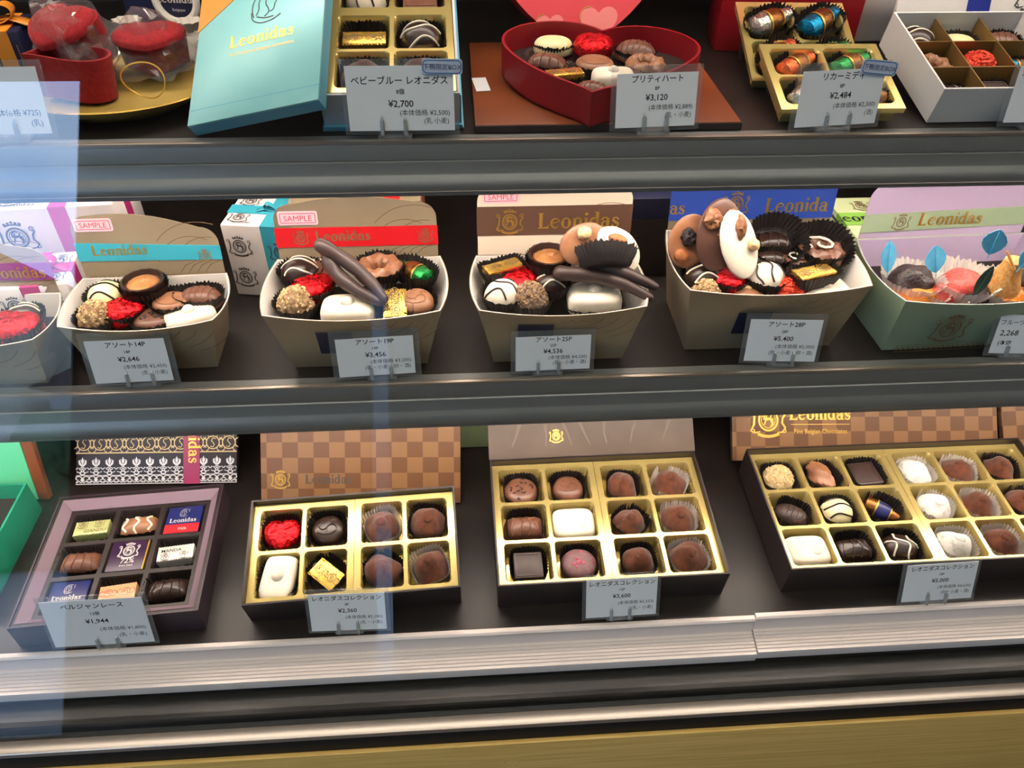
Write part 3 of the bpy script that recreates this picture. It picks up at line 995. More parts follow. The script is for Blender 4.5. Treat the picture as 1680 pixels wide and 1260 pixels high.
def cup_mesh(r, e, h, m, wx=1.0, wy=1.0, flare=1.3, n=40):
    key = ('cup', round(r, 4), e, h, m, wx, wy, flare)
    if key in CACHE: return CACHE[key]
    vs = []; fs = []
    lv = [(.02, .0004, 0), (.80, .0004, 0), (.88, h * .12, .3), (.96, h * .5, .8), (1.0, h, 1.0)]
    rnd = random.Random(3)
    S2 = 2 * n
    for li, (s, z, amp) in enumerate(lv):
        fl = 1 + (flare - 1) * (z / h)
        for k in range(S2):
            t = 2 * PI * k / S2
            c, q = math.cos(t), math.sin(t)
            kk = (abs(c) ** e + abs(q) ** e) ** (-1 / e)
            rr = r * s * fl * kk * (1 + .035 * amp * (1 if k % 2 else -1))
            zz = z + (rnd.uniform(-.0012, .0010) if li == 4 else 0) + (.0008 * (1 if k % 2 else -1) if li == 4 else 0)
            vs.append((rr * c * wx, rr * q * wy, zz))
    for i in range(len(lv) - 1):
        for k in range(S2):
            a = i * S2 + k; b = i * S2 + (k + 1) % S2
            fs.append((a, b, b + S2, a + S2))
    fs.append(tuple(range(S2 - 1, -1, -1)))
    CACHE[key] = MB().add(vs, fs).mesh('paper_cup', m, False)
    return CACHE[key]

SHAPE = dict(manon=(4, 1.25, .85), manon_plain=(4, 1.2, .95), goldbar=(5, 1.08, .62), goldtall=(5, 1.0, .75), oval=(2.2, 1.12, .82), oval_dark=(2.2, 1.12, .82), log=(4, 1.1, .75), log_dark=(4, 1.1, .75), log_white=(4, 1.1, .75),
             bud=(2.5, 1.2, .72), bottle=(2.4, 1.2, .8), oval_white=(2.2, 1.08, .82), square=(5, .86, .86), square_milk=(5, .86, .86))
def choc(kind, M, x, y, z, label, spin=0, s=1.0, v=None, cup='cup_dark', cuph=.0165, tx=0, ty=0, group=None, cat='chocolate', short=None, cr=.0178, lift=.0009, flare=1.22, ce=None):
    """one chocolate and the pleated paper cup it sits in, on the plane z of frame M"""
    if v is None:
        v = NV.get(kind, 0); NV[kind] = (v + 1)
        v = v % 3
    L = M @ T(x, y, z) @ RZ(spin)
    if cup:
        e, wx, wy = SHAPE.get(kind, (2.0, 1.0, 1.0))
        if ce: e, wx, wy = ce, 1.0, 1.0
        me = cup_mesh(cr, e, cuph, cup, wx, wy, flare)
        c = link('paper_cup', me, None, L @ RX(tx) @ RY(ty) @ Matrix.Diagonal((s, s, s, 1)))
        w = 'white' if cup == 'glassine' else 'dark'
        tag(c, '%s paper cup around the %s' % (w, short or label), 'paper cup', 'pleated paper cups')
    place(NAMES[kind], parts_of(kind, v), L @ RX(tx) @ RY(ty) @ T(0, 0, lift) @ Matrix.Diagonal((s, s, s, 1)), label, cat, group)

# ------------------------------------------------------------------ boxes and trays
def open_carton(name, w, d, h, m, parent, th=.0016, inner=None, floor=.0012):
    mb = MB()
    mb.box(-w / 2, w / 2, 0, th, 0, h); mb.box(-w / 2, w / 2, d - th, d, 0, h)
    mb.box(-w / 2, -w / 2 + th, th, d - th, 0, h); mb.box(w / 2 - th, w / 2, th, d - th, 0, h)
    mb.box(-w / 2 + th, w / 2 - th, th, d - th, 0, floor)
    return mb.build(name, m, parent, False)

def rrect(x0, x1, y0, y1, r, n=5):
    pts = []
    for cx, cy, a in ((x1 - r, y1 - r, 0), (x0 + r, y1 - r, 90), (x0 + r, y0 + r, 180), (x1 - r, y0 + r, 270)):
        for i in range(n + 1):
            t = math.radians(a + 90 * i / n)
            pts.append((cx + r * math.cos(t), cy + r * math.sin(t)))
    return pts

def tray_mesh(w, d, depth, nc, nr, border=.006, rib=.0035, r=.004, skirt=None, m='gold_plastic'):
    """moulded tray, rim at z=0, cells sunk below; origin at its middle; returns mesh and cell centres"""
    mb = MB(); cells = []
    cw = (w - 2 * border - (nc - 1) * rib) / nc
    ch = (d - 2 * border - (nr - 1) * rib) / nr
    xs = [-w / 2]; ys = [-d / 2]
    for i in range(nc):
        xs += [-w / 2 + border + i * (cw + rib), -w / 2 + border + i * (cw + rib) + cw]
    for j in range(nr):
        ys += [-d / 2 + border + j * (ch + rib), -d / 2 + border + j * (ch + rib) + ch]
    xs.append(w / 2); ys.append(d / 2)
    for i in range(len(xs) - 1):
        for j in range(len(ys) - 1):
            x0, x1, y0, y1 = xs[i], xs[i + 1], ys[j], ys[j + 1]
            if i % 2 and j % 2:
                L = rrect(x0, x1, y0, y1, r); n = len(L); q = n // 4
                L2 = rrect(x0 + .0008, x1 - .0008, y0 + .0008, y1 - .0008, r)
                L3 = rrect(x0 + .0022, x1 - .0022, y0 + .0022, y1 - .0022, r)
                vs = [(*p, 0) for p in L] + [(*p, -.0012) for p in L2] + [(*p, -depth) for p in L3] + [(x1, y1, 0), (x0, y1, 0), (x0, y0, 0), (x1, y0, 0)]
                fs = []
                for k in range(n):
                    fs.append((k, n + k, n + (k + 1) % n, (k + 1) % n)); fs.append((n + k, 2 * n + k, 2 * n + (k + 1) % n, n + (k + 1) % n))
                fs.append(tuple(range(2 * n, 3 * n)))
                for c in range(4):
                    for k in range(q - 1):
                        fs.append((3 * n + c, c * q + k, c * q + k + 1))
                mb.add(vs, fs); cells.append((i // 2, j // 2, (x0 + x1) / 2, (y0 + y1) / 2))
            else:
                # ribs are a touch lower than the rim
                mb.add([(x0, y0, 0), (x1, y0, 0), (x1, y1, 0), (x0, y1, 0)], [(0, 1, 2, 3)])
    # rolled outer edge
    for (a, b) in (((-w / 2, -d / 2), (w / 2, -d / 2)), ((w / 2, -d / 2), (w / 2, d / 2)), ((w / 2, d / 2), (-w / 2, d / 2)), ((-w / 2, d / 2), (-w / 2, -d / 2))):
        k = skirt or .004
        mb.add([(*a, 0), (*b, 0), (*b, -k), (*a, -k)], [(0, 3, 2, 1)])
    return mb.mesh('tray', m, True), {(c[0], c[1]): (c[2], c[3]) for c in cells}

def price_stand(x, y, z, rot, tilt, w, h, lines, what, mg=.0035, clips=(.42, .60), tagged=None, hold=.004, ty=0.0, ts=1.0):
    """acrylic stand with paper price card; lines = list of (text, size, dy, align, bold)"""
    M = frame(x, y, z, math.radians(rot), math.radians(tilt))
    t = thing('price_stand', what, 'price card', M, 'price cards in clear stands')
    MB().bbox(-w / 2 - mg, w / 2 + mg, .001, h + mg * 1.8, -.0018, -.0002, .0003).build('clear_plate', 'acrylic', t)
    c = MB().box(-w / 2, w / 2, hold, h + hold - .002, 0, .0005).build('card', 'card_white', t, False)
    for s, size, u, vv, al, bold in lines:
        text(s, size, c, u * w, hold + vv * h, .0006, 'ink', al, bold=bold)
    for q in clips:
        cx = (q - .5) * w
        p = MB()
        p.tube([(cx, .012 - .0, .0022), (cx, .0135, .0012), (cx, .012, -.003), (cx, .004, -.005), (cx, .001, -.003), (cx, .001, .0022), (cx, .006, .003), (cx, .012, .0022)], .0012, 6)
        p.bbox(cx - .0016, cx + .0016, .001, .0115, .0006, .0026, .0004)
        p.build('clip', 'acrylic_clip', t)
    # foot lying on the shelf
    Fm = Matrix.Rotation(-math.radians(tilt), 4, 'X')
    MB().bbox((clips[0] - .5) * w - .004, (clips[1] - .5) * w + .004, .0005, .016, -.003 + .0002, .0005, .0004, Fm).build('foot', 'acrylic_clip', t)
    if tagged:
        u, v, rr = tagged
        Mt = T(u * w, v * h, .0014) @ RZ(rr)
        g = MB().prism(rrect(-.0145, .0145, -.0052, .0052, .0022), 0, .0005, Mt).build('tag_sticker', 'tag_blue', t, False)
        mb = MB(); P = rrect(-.0136, .0136, -.0043, .0043, .003)
        mb.ribbon(P + [P[0], P[1]], .0007, Mt, .0007)
        mb.build('tag_outline', 'tag_outline', g, False)
        text('下鴨限定BOX', .0045, g, 0, -.0017, .0008, 'ink_navy', bold=0, M=Mt)
    return t, M

def card_lines(a, n, price, tax, allergy, s=1.0, shift=0.0, vs=(.80, .655, .475, .31, .165)):
    return [(a, .0062 * s, shift, vs[0], 'CENTER', .012), (n, .0040 * s, shift, vs[1], 'CENTER', .012), (price, .0066 * s, shift, vs[2], 'CENTER', .012),
            (tax, .0048 * s, .46, vs[3], 'RIGHT', 0), (allergy, .0048 * s, .45, vs[4], 'RIGHT', 0)]

# ================================================================== LOWEST SHELF
FB = T(0, 0, ZB)
FM = T(0, 0, ZM)
FT = T(0, 0, ZT)
D = math.radians

def riser(M, w, d, ang, label):
    """hidden black wedge that props a box up at the back"""
    hgt = d * math.sin(ang)
    base = M.translation
    rot = Matrix.Rotation(math.atan2(M[1][0], M[0][0]), 4, 'Z')
    dd = d * math.cos(ang)
    pr = [(dd * .15, 0), (dd * .97, 0), (dd * .97, hgt * .96), (dd * .15, hgt * .14)]
    n = 4
    vs = [(-w / 2, y, z) for y, z in pr] + [(w / 2, y, z) for y, z in pr]
    fs = [(0, 1, 2, 3), (7, 6, 5, 4)] + [(i, n + i, n + (i + 1) % n, (i + 1) % n) for i in range(n)]
    o = MB().add(vs, fs).build('display_wedge', 'wedge_black', None, False, Matrix.Translation(base) @ rot)
    return tag(o, label, 'wedge')

def gold_box(x, y, rot, tilt, w, d, h, tag_, label, nc, nr, what):
    """dark carton with two gold trays; returns frame, tray cell lookup"""
    tl = D(tilt); r = D(rot)
    off = Matrix.Rotation(r, 3, 'Z') @ Matrix.Rotation(tl, 3, 'X') @ Vector((0, 0, h))
    M = frame(x - off.x, y - off.y, ZB + .0003, r, tl)
    t = thing('chocolate_box', label, 'box', M, 'dark boxes with gold trays')
    open_carton('carton', w, d, h, 'carton_dark', t)
    MB().ribbon([(-w / 2, d), (w / 2, d), (w / 2, 0), (-w / 2, 0), (-w / 2, d)], .0004).build('worn_edge', 'carton_purple', t, False, T(0, 0, h + .0002))
    if tilt > 1:
        riser(M, w * .8, d, tl, 'black wedge under the back of the ' + tag_)
    tw, td, dep = (w - .0042) / 2, d - .0042, .0215
    cells = []
    me, cc = tray_mesh(tw, td, dep, nc, nr)
    for k in (0, 1):
        cx = (-1 if k == 0 else 1) * (tw / 2 + .0002)
        zr = h - .0075
        tag(link('gold_tray', me, None, M @ T(cx, d / 2, zr)), 'gold plastic tray in the %s holding the %s' % (tag_, what[k]), 'tray', 'gold plastic trays')
        cells.append({q: (cx + p[0], d / 2 + p[1], zr - dep + .0004) for q, p in cc.items()})
    return M, cells, t

# --- eight-piece box
M8, c8, t8 = gold_box(-.1091, .4009, 2.53, 12.5, .196, .1047, .04, 'eight-piece box', 'dark eight-piece chocolate box with gold trays in front of the plain checkered lid', 2, 2,
                      ('red foil heart', 'four cocoa truffles'))
G8 = 'chocolates in the eight-piece box'
def put(M, cell, kind, label, **k):
    k.update(ce=3.4, cr=.0172, flare=1.06, cuph=k.get('cuph', .0175))
    choc(kind, M, cell[0], cell[1], cell[2], label, **k)
put(M8, c8[0][(0, 1)], 'redheart', 'red foil heart in the gold-tray eight-piece box', group=G8, cr=.0160, s=1.0)
put(M8, c8[0][(1, 1)], 'emboss_dark', 'round dark chocolate with scroll relief in the eight-piece box', group=G8, cr=.0160)
put(M8, c8[0][(0, 0)], 'manon', 'upright white chocolate block with nub in the eight-piece box', spin=80, group=G8, cr=.0150)
put(M8, c8[0][(1, 0)], 'goldtall', 'pale gold wrapped bar set diagonally in the eight-piece box', spin=-42, group=G8, cr=.0160)
put(M8, c8[1][(0, 1)], 'truffle', 'cocoa truffle in white cup, rear of the eight-piece box', group=G8, cup='glassine', cr=.0160, spin=20)
put(M8, c8[1][(1, 1)], 'truffle', 'cocoa truffle in dark cup, rear corner of the eight-piece box', group=G8, cr=.0160, spin=80)
put(M8, c8[1][(0, 0)], 'truffle', 'cocoa truffle in dark cup, front of the eight-piece box', group=G8, cr=.0160, spin=140)
put(M8, c8[1][(1, 0)], 'truffle', 'cocoa truffle in white cup, front corner of the eight-piece box', group=G8, cup='glassine', cr=.0160, spin=200)

# --- twelve-piece box with its hinged lid
M12, c12, t12 = gold_box(.1318, .4042, .48, 5.6, .2172, .1444, .04, 'twelve-piece box', 'dark twelve-piece chocolate box with taupe hinged lid and two gold trays', 2, 3,
                         ('white block and pink-flecked round', 'six cocoa truffles'))
ML = T(0, .1444, .0405) @ RX(36)
lid = MB().bbox(-.1095, .1095, 0, .105, -.014, 0, .0008).build('hinged_lid', 'lid_taupe', t12, True, ML)
pr = MB()
for k in range(7):
    x0 = -.085 + .027 * k
    pr.ribbon([(x0 + .010 * math.sin(i * .5 + k), .012 + .011 * i) for i in range(8)], [.001, .002, .004, .006, .006, .004, .002, .001])
pr.build('leaf_print', 'taupe_leaf', lid, False, T(0, 0, .0002))
crest(lid, -.038, .022, .0006, .013, 'gold_trim', 'gold_emblem')
G12 = 'chocolates in the twelve-piece box'
put(M12, c12[0][(0, 2)], 'nibs', 'round milk chocolate with nibs in the twelve-piece box', group=G12, cr=.0162)
put(M12, c12[0][(1, 2)], 'emboss_milk', 'plain domed milk chocolate beside the nib round, twelve-piece box', group=G12, cr=.0162)
put(M12, c12[0][(0, 1)], 'log', 'ridged milk chocolate log in the twelve-piece box', group=G12, cr=.0162)
put(M12, c12[0][(1, 1)], 'manon_plain', 'white chocolate block with dimple in the twelve-piece box', group=G12, cr=.0155, s=1.02, spin=0, cuph=.010)
put(M12, c12[0][(0, 0)], 'square', 'square dark chocolate with raised border in the twelve-piece box', group=G12, cr=.0180)
put(M12, c12[0][(1, 0)], 'pinkbits', 'round chocolate with pink flecks in the twelve-piece box', group=G12, cr=.0162)
rows = ('front', 'middle', 'rear')
for j in range(3):
    put(M12, c12[1][(0, j)], 'truffle', 'cocoa truffle in dark cup, %s row of the twelve-piece box' % rows[j], group=G12, cr=.0160, spin=40 * j, s=.95)
    put(M12, c12[1][(1, j)], 'truffle', 'cocoa truffle in white cup, %s row of the twelve-piece box' % rows[j], group=G12, cup='glassine', cr=.0160, spin=70 * j + 10, s=1.02)

# --- eighteen-piece box
M18, c18, t18 = gold_box(.4525, .4066, .2, 3.0, .3063, .149, .04, 'eighteen-piece box', 'large dark eighteen-piece chocolate box with gold trays below the crested checkered lid', 3, 3,
                         ('ivory striped dome', 'white powdered truffles'))
G18 = 'chocolates in the eighteen-piece box'
put(M18, c18[0][(0, 2)], 'hazel', 'nut-crumbed ball at the rear corner of the eighteen-piece box', group=G18, cr=.0165)
put(M18, c18[0][(1, 2)], 'bud', 'twisted milk chocolate cone in the eighteen-piece box', spin=-68, group=G18, cr=.0165)
put(M18, c18[0][(2, 2)], 'square', 'square dark chocolate in the eighteen-piece box', group=G18, cr=.0185, spin=4, s=1.06)
put(M18, c18[0][(0, 1)], 'oval_dark', 'oval dark chocolate in the eighteen-piece box', spin=-32, group=G18, cr=.0165, s=.95)
put(M18, c18[0][(1, 1)], 'striped_ivory', 'ivory dome with dark stripes in the eighteen-piece box', group=G18, cr=.0165, s=.97)
put(M18, c18[0][(2, 1)], 'bottle', 'black and gold foil liqueur chocolate in the eighteen-piece box', spin=-38, v=4, group=G18, cr=.0165)
put(M18, c18[0][(0, 0)], 'manon_plain', 'white chocolate block at the front corner of the eighteen-piece box', group=G18, cr=.0155, cuph=.010)
put(M18, c18[0][(1, 0)], 'log_dark', 'dark chocolate log at the front of the eighteen-piece box', group=G18, cr=.0162, spin=2)
put(M18, c18[0][(2, 0)], 'striped_swirl', 'dark dome with white zigzag in the eighteen-piece box', group=G18, cr=.0165, spin=-10)
for j in range(3):
    put(M18, c18[1][(0, j)], 'snow', 'white powdered truffle, %s row of the eighteen-piece box' % rows[j], group=G18, cup='glassine', cr=.0165, spin=50 * j)
    put(M18, c18[1][(1, j)], 'truffle', 'cocoa truffle in white cup, %s row of the eighteen-piece box' % rows[j], group=G18, cup='glassine', cr=.0165, spin=77 * j)
    put(M18, c18[1][(2, j)], 'truffle', 'cocoa truffle in dark cup, %s row of the eighteen-piece box' % rows[j], group=G18, cr=.0165, spin=33 * j)

# --- lace box: mauve-rimmed tray with nine wells
MLc = frame(-.3289, .3953, ZB + .0003, D(3.3))
t = thing('chocolate_box', 'dark purple chocolate tray of wrapped tablets below the lace-patterned lid', 'box', MLc)
w, d, h = .163, .151, .030
open_carton('carton', w, d, h, 'carton_purple', t, th=.0016)
# sloping mauve border inside, then the well plate
b0, b1, zi = .0016, .013, .021
mb = MB()
def rect4(i, z): return [(-w / 2 + i, i, z), (w / 2 - i, i, z), (w / 2 - i, d - i, z), (-w / 2 + i, d - i, z)]
A, B, C_ = rect4(.0045, h - .001), rect4(b1, zi), rect4(b1 + .0004, zi - .013)
mb.add(A + B, [(0, 1, 5, 4), (1, 2, 6, 5), (2, 3, 7, 6), (3, 0, 4, 7)])
mb.build('sloped_border', 'carton_mauve', t, False)
o_ = MB().add(rect4(b0, h - .0015) + rect4(.0045, h - .0015), [(0, 1, 5, 4), (1, 2, 6, 5), (2, 3, 7, 6), (3, 0, 4, 7)]).build('inner_ledge', 'carton_dark', t, False)
me, ccl = tray_mesh(w - 2 * b1, d - 2 * b1, .016, 3, 3, border=.004, rib=.0045, r=.001, m='carton_dark')
wp = link('well_plate', me, t, T(0, d / 2, zi - .0005))
GL = 'pieces in the lace-lid tray'
def lc(i, j): return (ccl[(i, j)][0], d / 2 + ccl[(i, j)][1], zi - .0163)
put(MLc, lc(0, 2), 'goldbar', 'lime foil bar lettered GIANDUJA in the purple tray', group=GL, v=8, cup='cup_dark', cr=.0165, cuph=.014) if 0 else None
def wrapped_piece(cell, parts, label, spin, letters=None, lm='ink', z=.001, sc=1.0, cup=True, size=.0042, dy=.0):
    L = MLc @ T(*cell) @ RZ(spin)
    if cup:
        c = link('paper_cup', cup_mesh(.0165, 5, .013, 'cup_dark', 1.08, .8, 1.2), None, L)
        tag(c, 'dark paper cup around the ' + label, 'paper cup', 'pleated paper cups')
    o = place('wrapped_chocolate', parts, L @ T(0, 0, z), label, 'chocolate', GL)
    return o
def paint(o, z, fn):
    fn(o, z)
WT = .014
o = wrapped_piece(lc(0, 2), wrapped(.033, .016, WT, 'wrap_lime', 'ink_brown', False), 'lime foil bar lettered GIANDUJA in the purple tray', 2)
text('GIANDU', .0055, o, .004, -.0065, WT + .0003, 'ink_brown', bold=.01)
for q in (-.009, .007): crest(o, q, .0035, WT + .0003, .0085, 'ink_brown')
choc('log_white', MLc, *lc(1, 2), 'milk log with white drizzle in the purple tray', group=GL, s=.92, cr=.0165, spin=3)
o = wrapped_piece(lc(2, 2), napoli(.034, .034, .014, 'wrap_navy', 'wrap_red', ''), 'navy and red tablet at the rear of the purple tray', 0, cup=False)
word('Leonidas', .0035, o, 0, -.0035, .0142, 'wrap_white'); helmet(o, 0, .0075, .0142, .009, 'wrap_white'); text('Milk', .005, o, .001, -.0135, .0145, 'wrap_white')
choc('log', MLc, *lc(0, 1), 'plain milk log in the purple tray', group=GL, s=.98, cr=.0165, spin=-2)
o = wrapped_piece(lc(1, 1), napoli(.035, .035, .015, 'wrap_purple', None, ''), 'purple tablet marked 72% in the middle of the purple tray', 0, cup=False)
crest(o, 0, .006, .0152, .017, 'wrap_white'); text('72%', .0078, o, .001, -.0085, .0152, 'wrap_white'); text('Extra Dark', .0028, o, .001, -.0122, .0152, 'wrap_white')
MB().box(.0165, .0176, -.0173, .0173, .0, .0152).build('gold_side', 'gold_trim', o, False)
o = wrapped_piece(lc(2, 1), wrapped(.034, .016, WT, 'wrap_white', 'ink_soft', False), 'white wrapped bar lettered MANDA in the purple tray', 3)
text('MANDA', .0052, o, -.004, .0008, WT + .0003, 'ink', bold=.01)
for q in (-.009, .008): crest(o, q, -.004, WT + .0003, .0075, 'ink_soft')
o = wrapped_piece(lc(0, 0), napoli(.034, .034, .014, 'wrap_navy', 'wrap_red', ''), 'navy tablet at the front of the purple tray', 0, cup=False)
word('Leonidas', .0035, o, 0, -.0035, .0142, 'wrap_white'); helmet(o, 0, .0075, .0142, .009, 'wrap_white')
o = wrapped_piece(lc(1, 0), wrapped(.033, .017, WT, 'wrap_orange', 'ink_red', True), 'pale orange foil bar in the purple tray', 4)
choc('log_dark', MLc, *lc(2, 0), 'dark ridged log at the front of the purple tray', group=GL, s=.98, cr=.0165, spin=3, v=1)

# --- lids leaning at the back of the lowest shelf
def lid_panel(x, y, z, rot, tilt, w, h, th, m, label, name='box_lid', edge=None):
    M = frame(x, y, z, D(rot), D(tilt))
    t = thing(name, label, 'lid', M)
    MB().bbox(-w / 2, w / 2, 0, h, -th, 0, .0008).build('panel', m, t)
    return t, M
def lean_block(x, y, z, w, tilt, run, label):
    """black support the lid leans on"""
    y1 = y + run * math.cos(D(tilt)) + .014
    hh = run * math.sin(D(tilt)) - .011
    tag(MB().bbox(x - w / 2, x + w / 2, y1, y1 + .03, z + .0003, z + hh, .001).build('lid_support', 'wedge_black'), label, 'support')

TH = .0075
def lift(tilt): return TH * math.cos(D(tilt)) + .0004
t, M = lid_panel(-.339, .5766, ZB + lift(46.8), -1.9, 46.8, .1724, .112, TH, 'lid_lace', 'dark lid with white lace print and magenta ribbon leaning at the back')
lp = MB(); lg = MB()
n = 12; step = .1724 / n
for k in range(n):
    x = -.0862 + step * (k + .5)
    # white lace border: fleur and scrolls
    for s in (-1, 1):
        lp.ribbon([(x, .030), (x + s * .0028, .034), (x + s * .0036, .039), (x + s * .0018, .041)], [.0022, .0026, .0016, .0006])
        lp.ribbon(arc(x + s * .0036, .0225, .0026, 90, 90 + s * 250, 9), .0011)
        lp.ribbon([(x, .029), (x + s * .003, .0265), (x + s * .0055, .0275), (x + s * .0070, .0245)], .0012)
        lp.ribbon(arc(x + s * .0040, .0105, .0031, -90, -90 + s * 270, 9), .0012)
        lp.ribbon([(x + s * .0008, .003), (x + s * .004, .0055), (x + s * .0068, .003)], .0015)
        lp.ribbon(arc(x + s * .0045, .0035, .0022, 0, 180, 6), .0009)
    lp.poly([(x, .032), (x + .0017, .038), (x, .045), (x - .0017, .038)])
    lp.poly([(x - .0024, .0075), (x, .0120), (x + .0024, .0075), (x, .0035)])
    lp.ring(x, .0188, .0032, .0018, 0, 360, 10); lp.ring(x, .0255, .0014, .0, 0, 360, 6)
    lp.ribbon([(x - step / 2, .0145), (x, .0152), (x + step / 2, .0145)], .0012); lp.ribbon([(x - step / 2, .0008), (x + step / 2, .0008)], .0014)
n2 = 10; st2 = .1724 / n2
for k in range(n2):
    x = -.0862 + st2 * (k + .5); y = .0440
    lg.ring(x, y, .0075, .0064, 0, 360, 16); lg.ribbon([(x + .0028, y + .004), (x, y + .005), (x - .0016, y + .002), (x + .0016, y - .002), (x, y - .005), (x - .0028, y - .004)], .0009)
    for s in (-1, 1):
        for q in (-1, 1):
            lg.ribbon(arc(x + s * st2 * .42, y + q * .0062, .0028, q * 90, q * 90 + s * q * 260, 8), .0008)
            lg.ribbon([(x + s * .0068, y + q * .002), (x + s * st2 * .5, y + q * .0050)], .0008)
lg.ribbon([(-.0862, .0540), (.0862, .0540)], .0012); lg.ribbon([(-.0862, .0340), (.0862, .0340)], .0012)
lp.v = [(p[0], p[1] * .66, p[2]) for p in lp.v]
lp.build('lace_print', 'lace_white', t, False, T(0, 0, .0002))
lg.build('scroll_print', 'lace_gold', t, False, T(0, 0, .0002))
rb = MB().box(.0290, .0465, -.0005, .1125, .0003, .0012).build('ribbon', 'ribbon_magenta', t, False)
word('Leonidas', .0085, rb, .0345, .085, .0014, 'gold_trim', M=T(0, 0, 0), align='LEFT').matrix_basis = T(.0345, .085, 0) @ RZ(-90) @ T(-.0345, -.085, 0)
lean_block(-.339, .5766, ZB, .12, 46.8, .07, 'black block behind the lace lid')

t, M = lid_panel(-.1158, .5374, ZB + lift(51), -2.66, 51.3, .2114, .125, TH, 'checker_brown', 'brown checkered lid with small dark lettering behind the eight-piece box')
word('Leonidas', .0066, t, -.034, .0215, .0003, 'ink_soft', align='CENTER'); crest(t, -.085, .026, .0003, .018, 'gold_trim')
lean_block(-.1158, .5374, ZB, .15, 51.3, .08, 'black block behind the plain checkered lid')
t, M = lid_panel(.4525, .5703, ZB + lift(46), -2.5, 46, .3075, .125, TH, 'checker_brown', 'long checkered lid with gold crest and raised gold lettering')
crest(t, -.112, .046, .0003, .036, 'gold_trim', 'gold_crest')
word('Leonidas', .0095, t, -.052, .046, .0003, 'gold_trim', 'gold_lettering'); text('Fine Belgian Chocolates', .0075, t, -.052, .0305, .0003, 'gold_trim', name='gold_lettering', sx=.85)
MB().box(-.086, -.018, .0405, .0412, 0, .0004).build('gold_rule', 'gold_trim', t, False)
lean_block(.4525, .5703, ZB, .22, 46, .08, 'black block behind the crested checkered lid')
t, M = lid_panel(.717, .572, ZB + lift(46), 1, 46, .2, .125, TH, 'checker_brown', 'checkered lid without crest next to the long crested lid')
lean_block(.717, .572, ZB, .14, 46, .08, 'black block behind the short checkered lid')

# pale green carton and the teal box
p = at(757, 735, FB)
t = thing('gift_carton', 'pale green carton half hidden between the two lids', 'box', frame(p.x + .03, p.y, ZB + .0003))
MB().bbox(-.04, .04, 0, .05, 0, .045, .001).build('body', 'green_box', t)
MB().bbox(-.0405, .0405, -.0005, .0505, .036, .0455, .001).build('lid_rim', 'carton_green', t)
p = at(70, 836, FB)
MT = frame(p.x - .075, p.y - .115, ZB + .0003)
t = thing('chocolate_box', 'open teal box cut off by the frame beside the lace box', 'box', MT)
open_carton('carton', .15, .115, .042, 'carton_teal', t, .002)
MB().box(-.0725, .0725, .0025, .1125, .0015, .022).build('insert', 'carton_dark', t, False)
tl, M = lid_panel(p.x - .083, p.y + .012, ZB + lift(75), 0, 75, .15, .085, TH, 'carton_mint', 'mint green lid with a brown end behind the teal box')
MB().bbox(.0755, .087, 0, .085, -.0075, 0, .0006).build('brown_end', 'board_brown', tl)
MB().box(-.02, -.0, .0, .086, .0002, .0012).build('gold_ribbon', 'gold_trim', tl, False)

# --- price cards on the lowest shelf
price_stand(-.3310, .3840, ZB + .0032, .6, 77, .0864, .0555, card_lines('ベルジャンレース', '12個', '¥1,944', '(本体価格 ¥1,800)', '(乳・小麦)', 1.08), 'price card reading 1,944 yen in front of the purple tray', clips=(.44, .64))
price_stand(-.1141, .3855, ZB + .0032, -.9, 71, .0681, .0425, card_lines('レオニダスコレクション', '8P', '¥2,360', '(本体価格 ¥2,185)', '(乳・小麦)', .92), 'price card reading 2,360 yen in front of the eight-piece box', clips=(.36, .62))
price_stand(.1374, .3855, ZB + .0032, .9, 69, .0664, .0435, card_lines('レオニダスコレクション', '12P', '¥3,600', '(本体価格 ¥3,333)', '(乳・小麦)', .92), 'price card reading 3,600 yen in front of the twelve-piece box', clips=(.36, .62))
price_stand(.4434, .3855, ZB + .0032, 1.1, 69, .0700, .0430, card_lines('レオニダスコレクション', '18P', '¥5,000', '(本体価格 ¥4,630)', '(乳・小麦・酒)', .92), 'price card reading 5,000 yen in front of the eighteen-piece box', clips=(.36, .62))

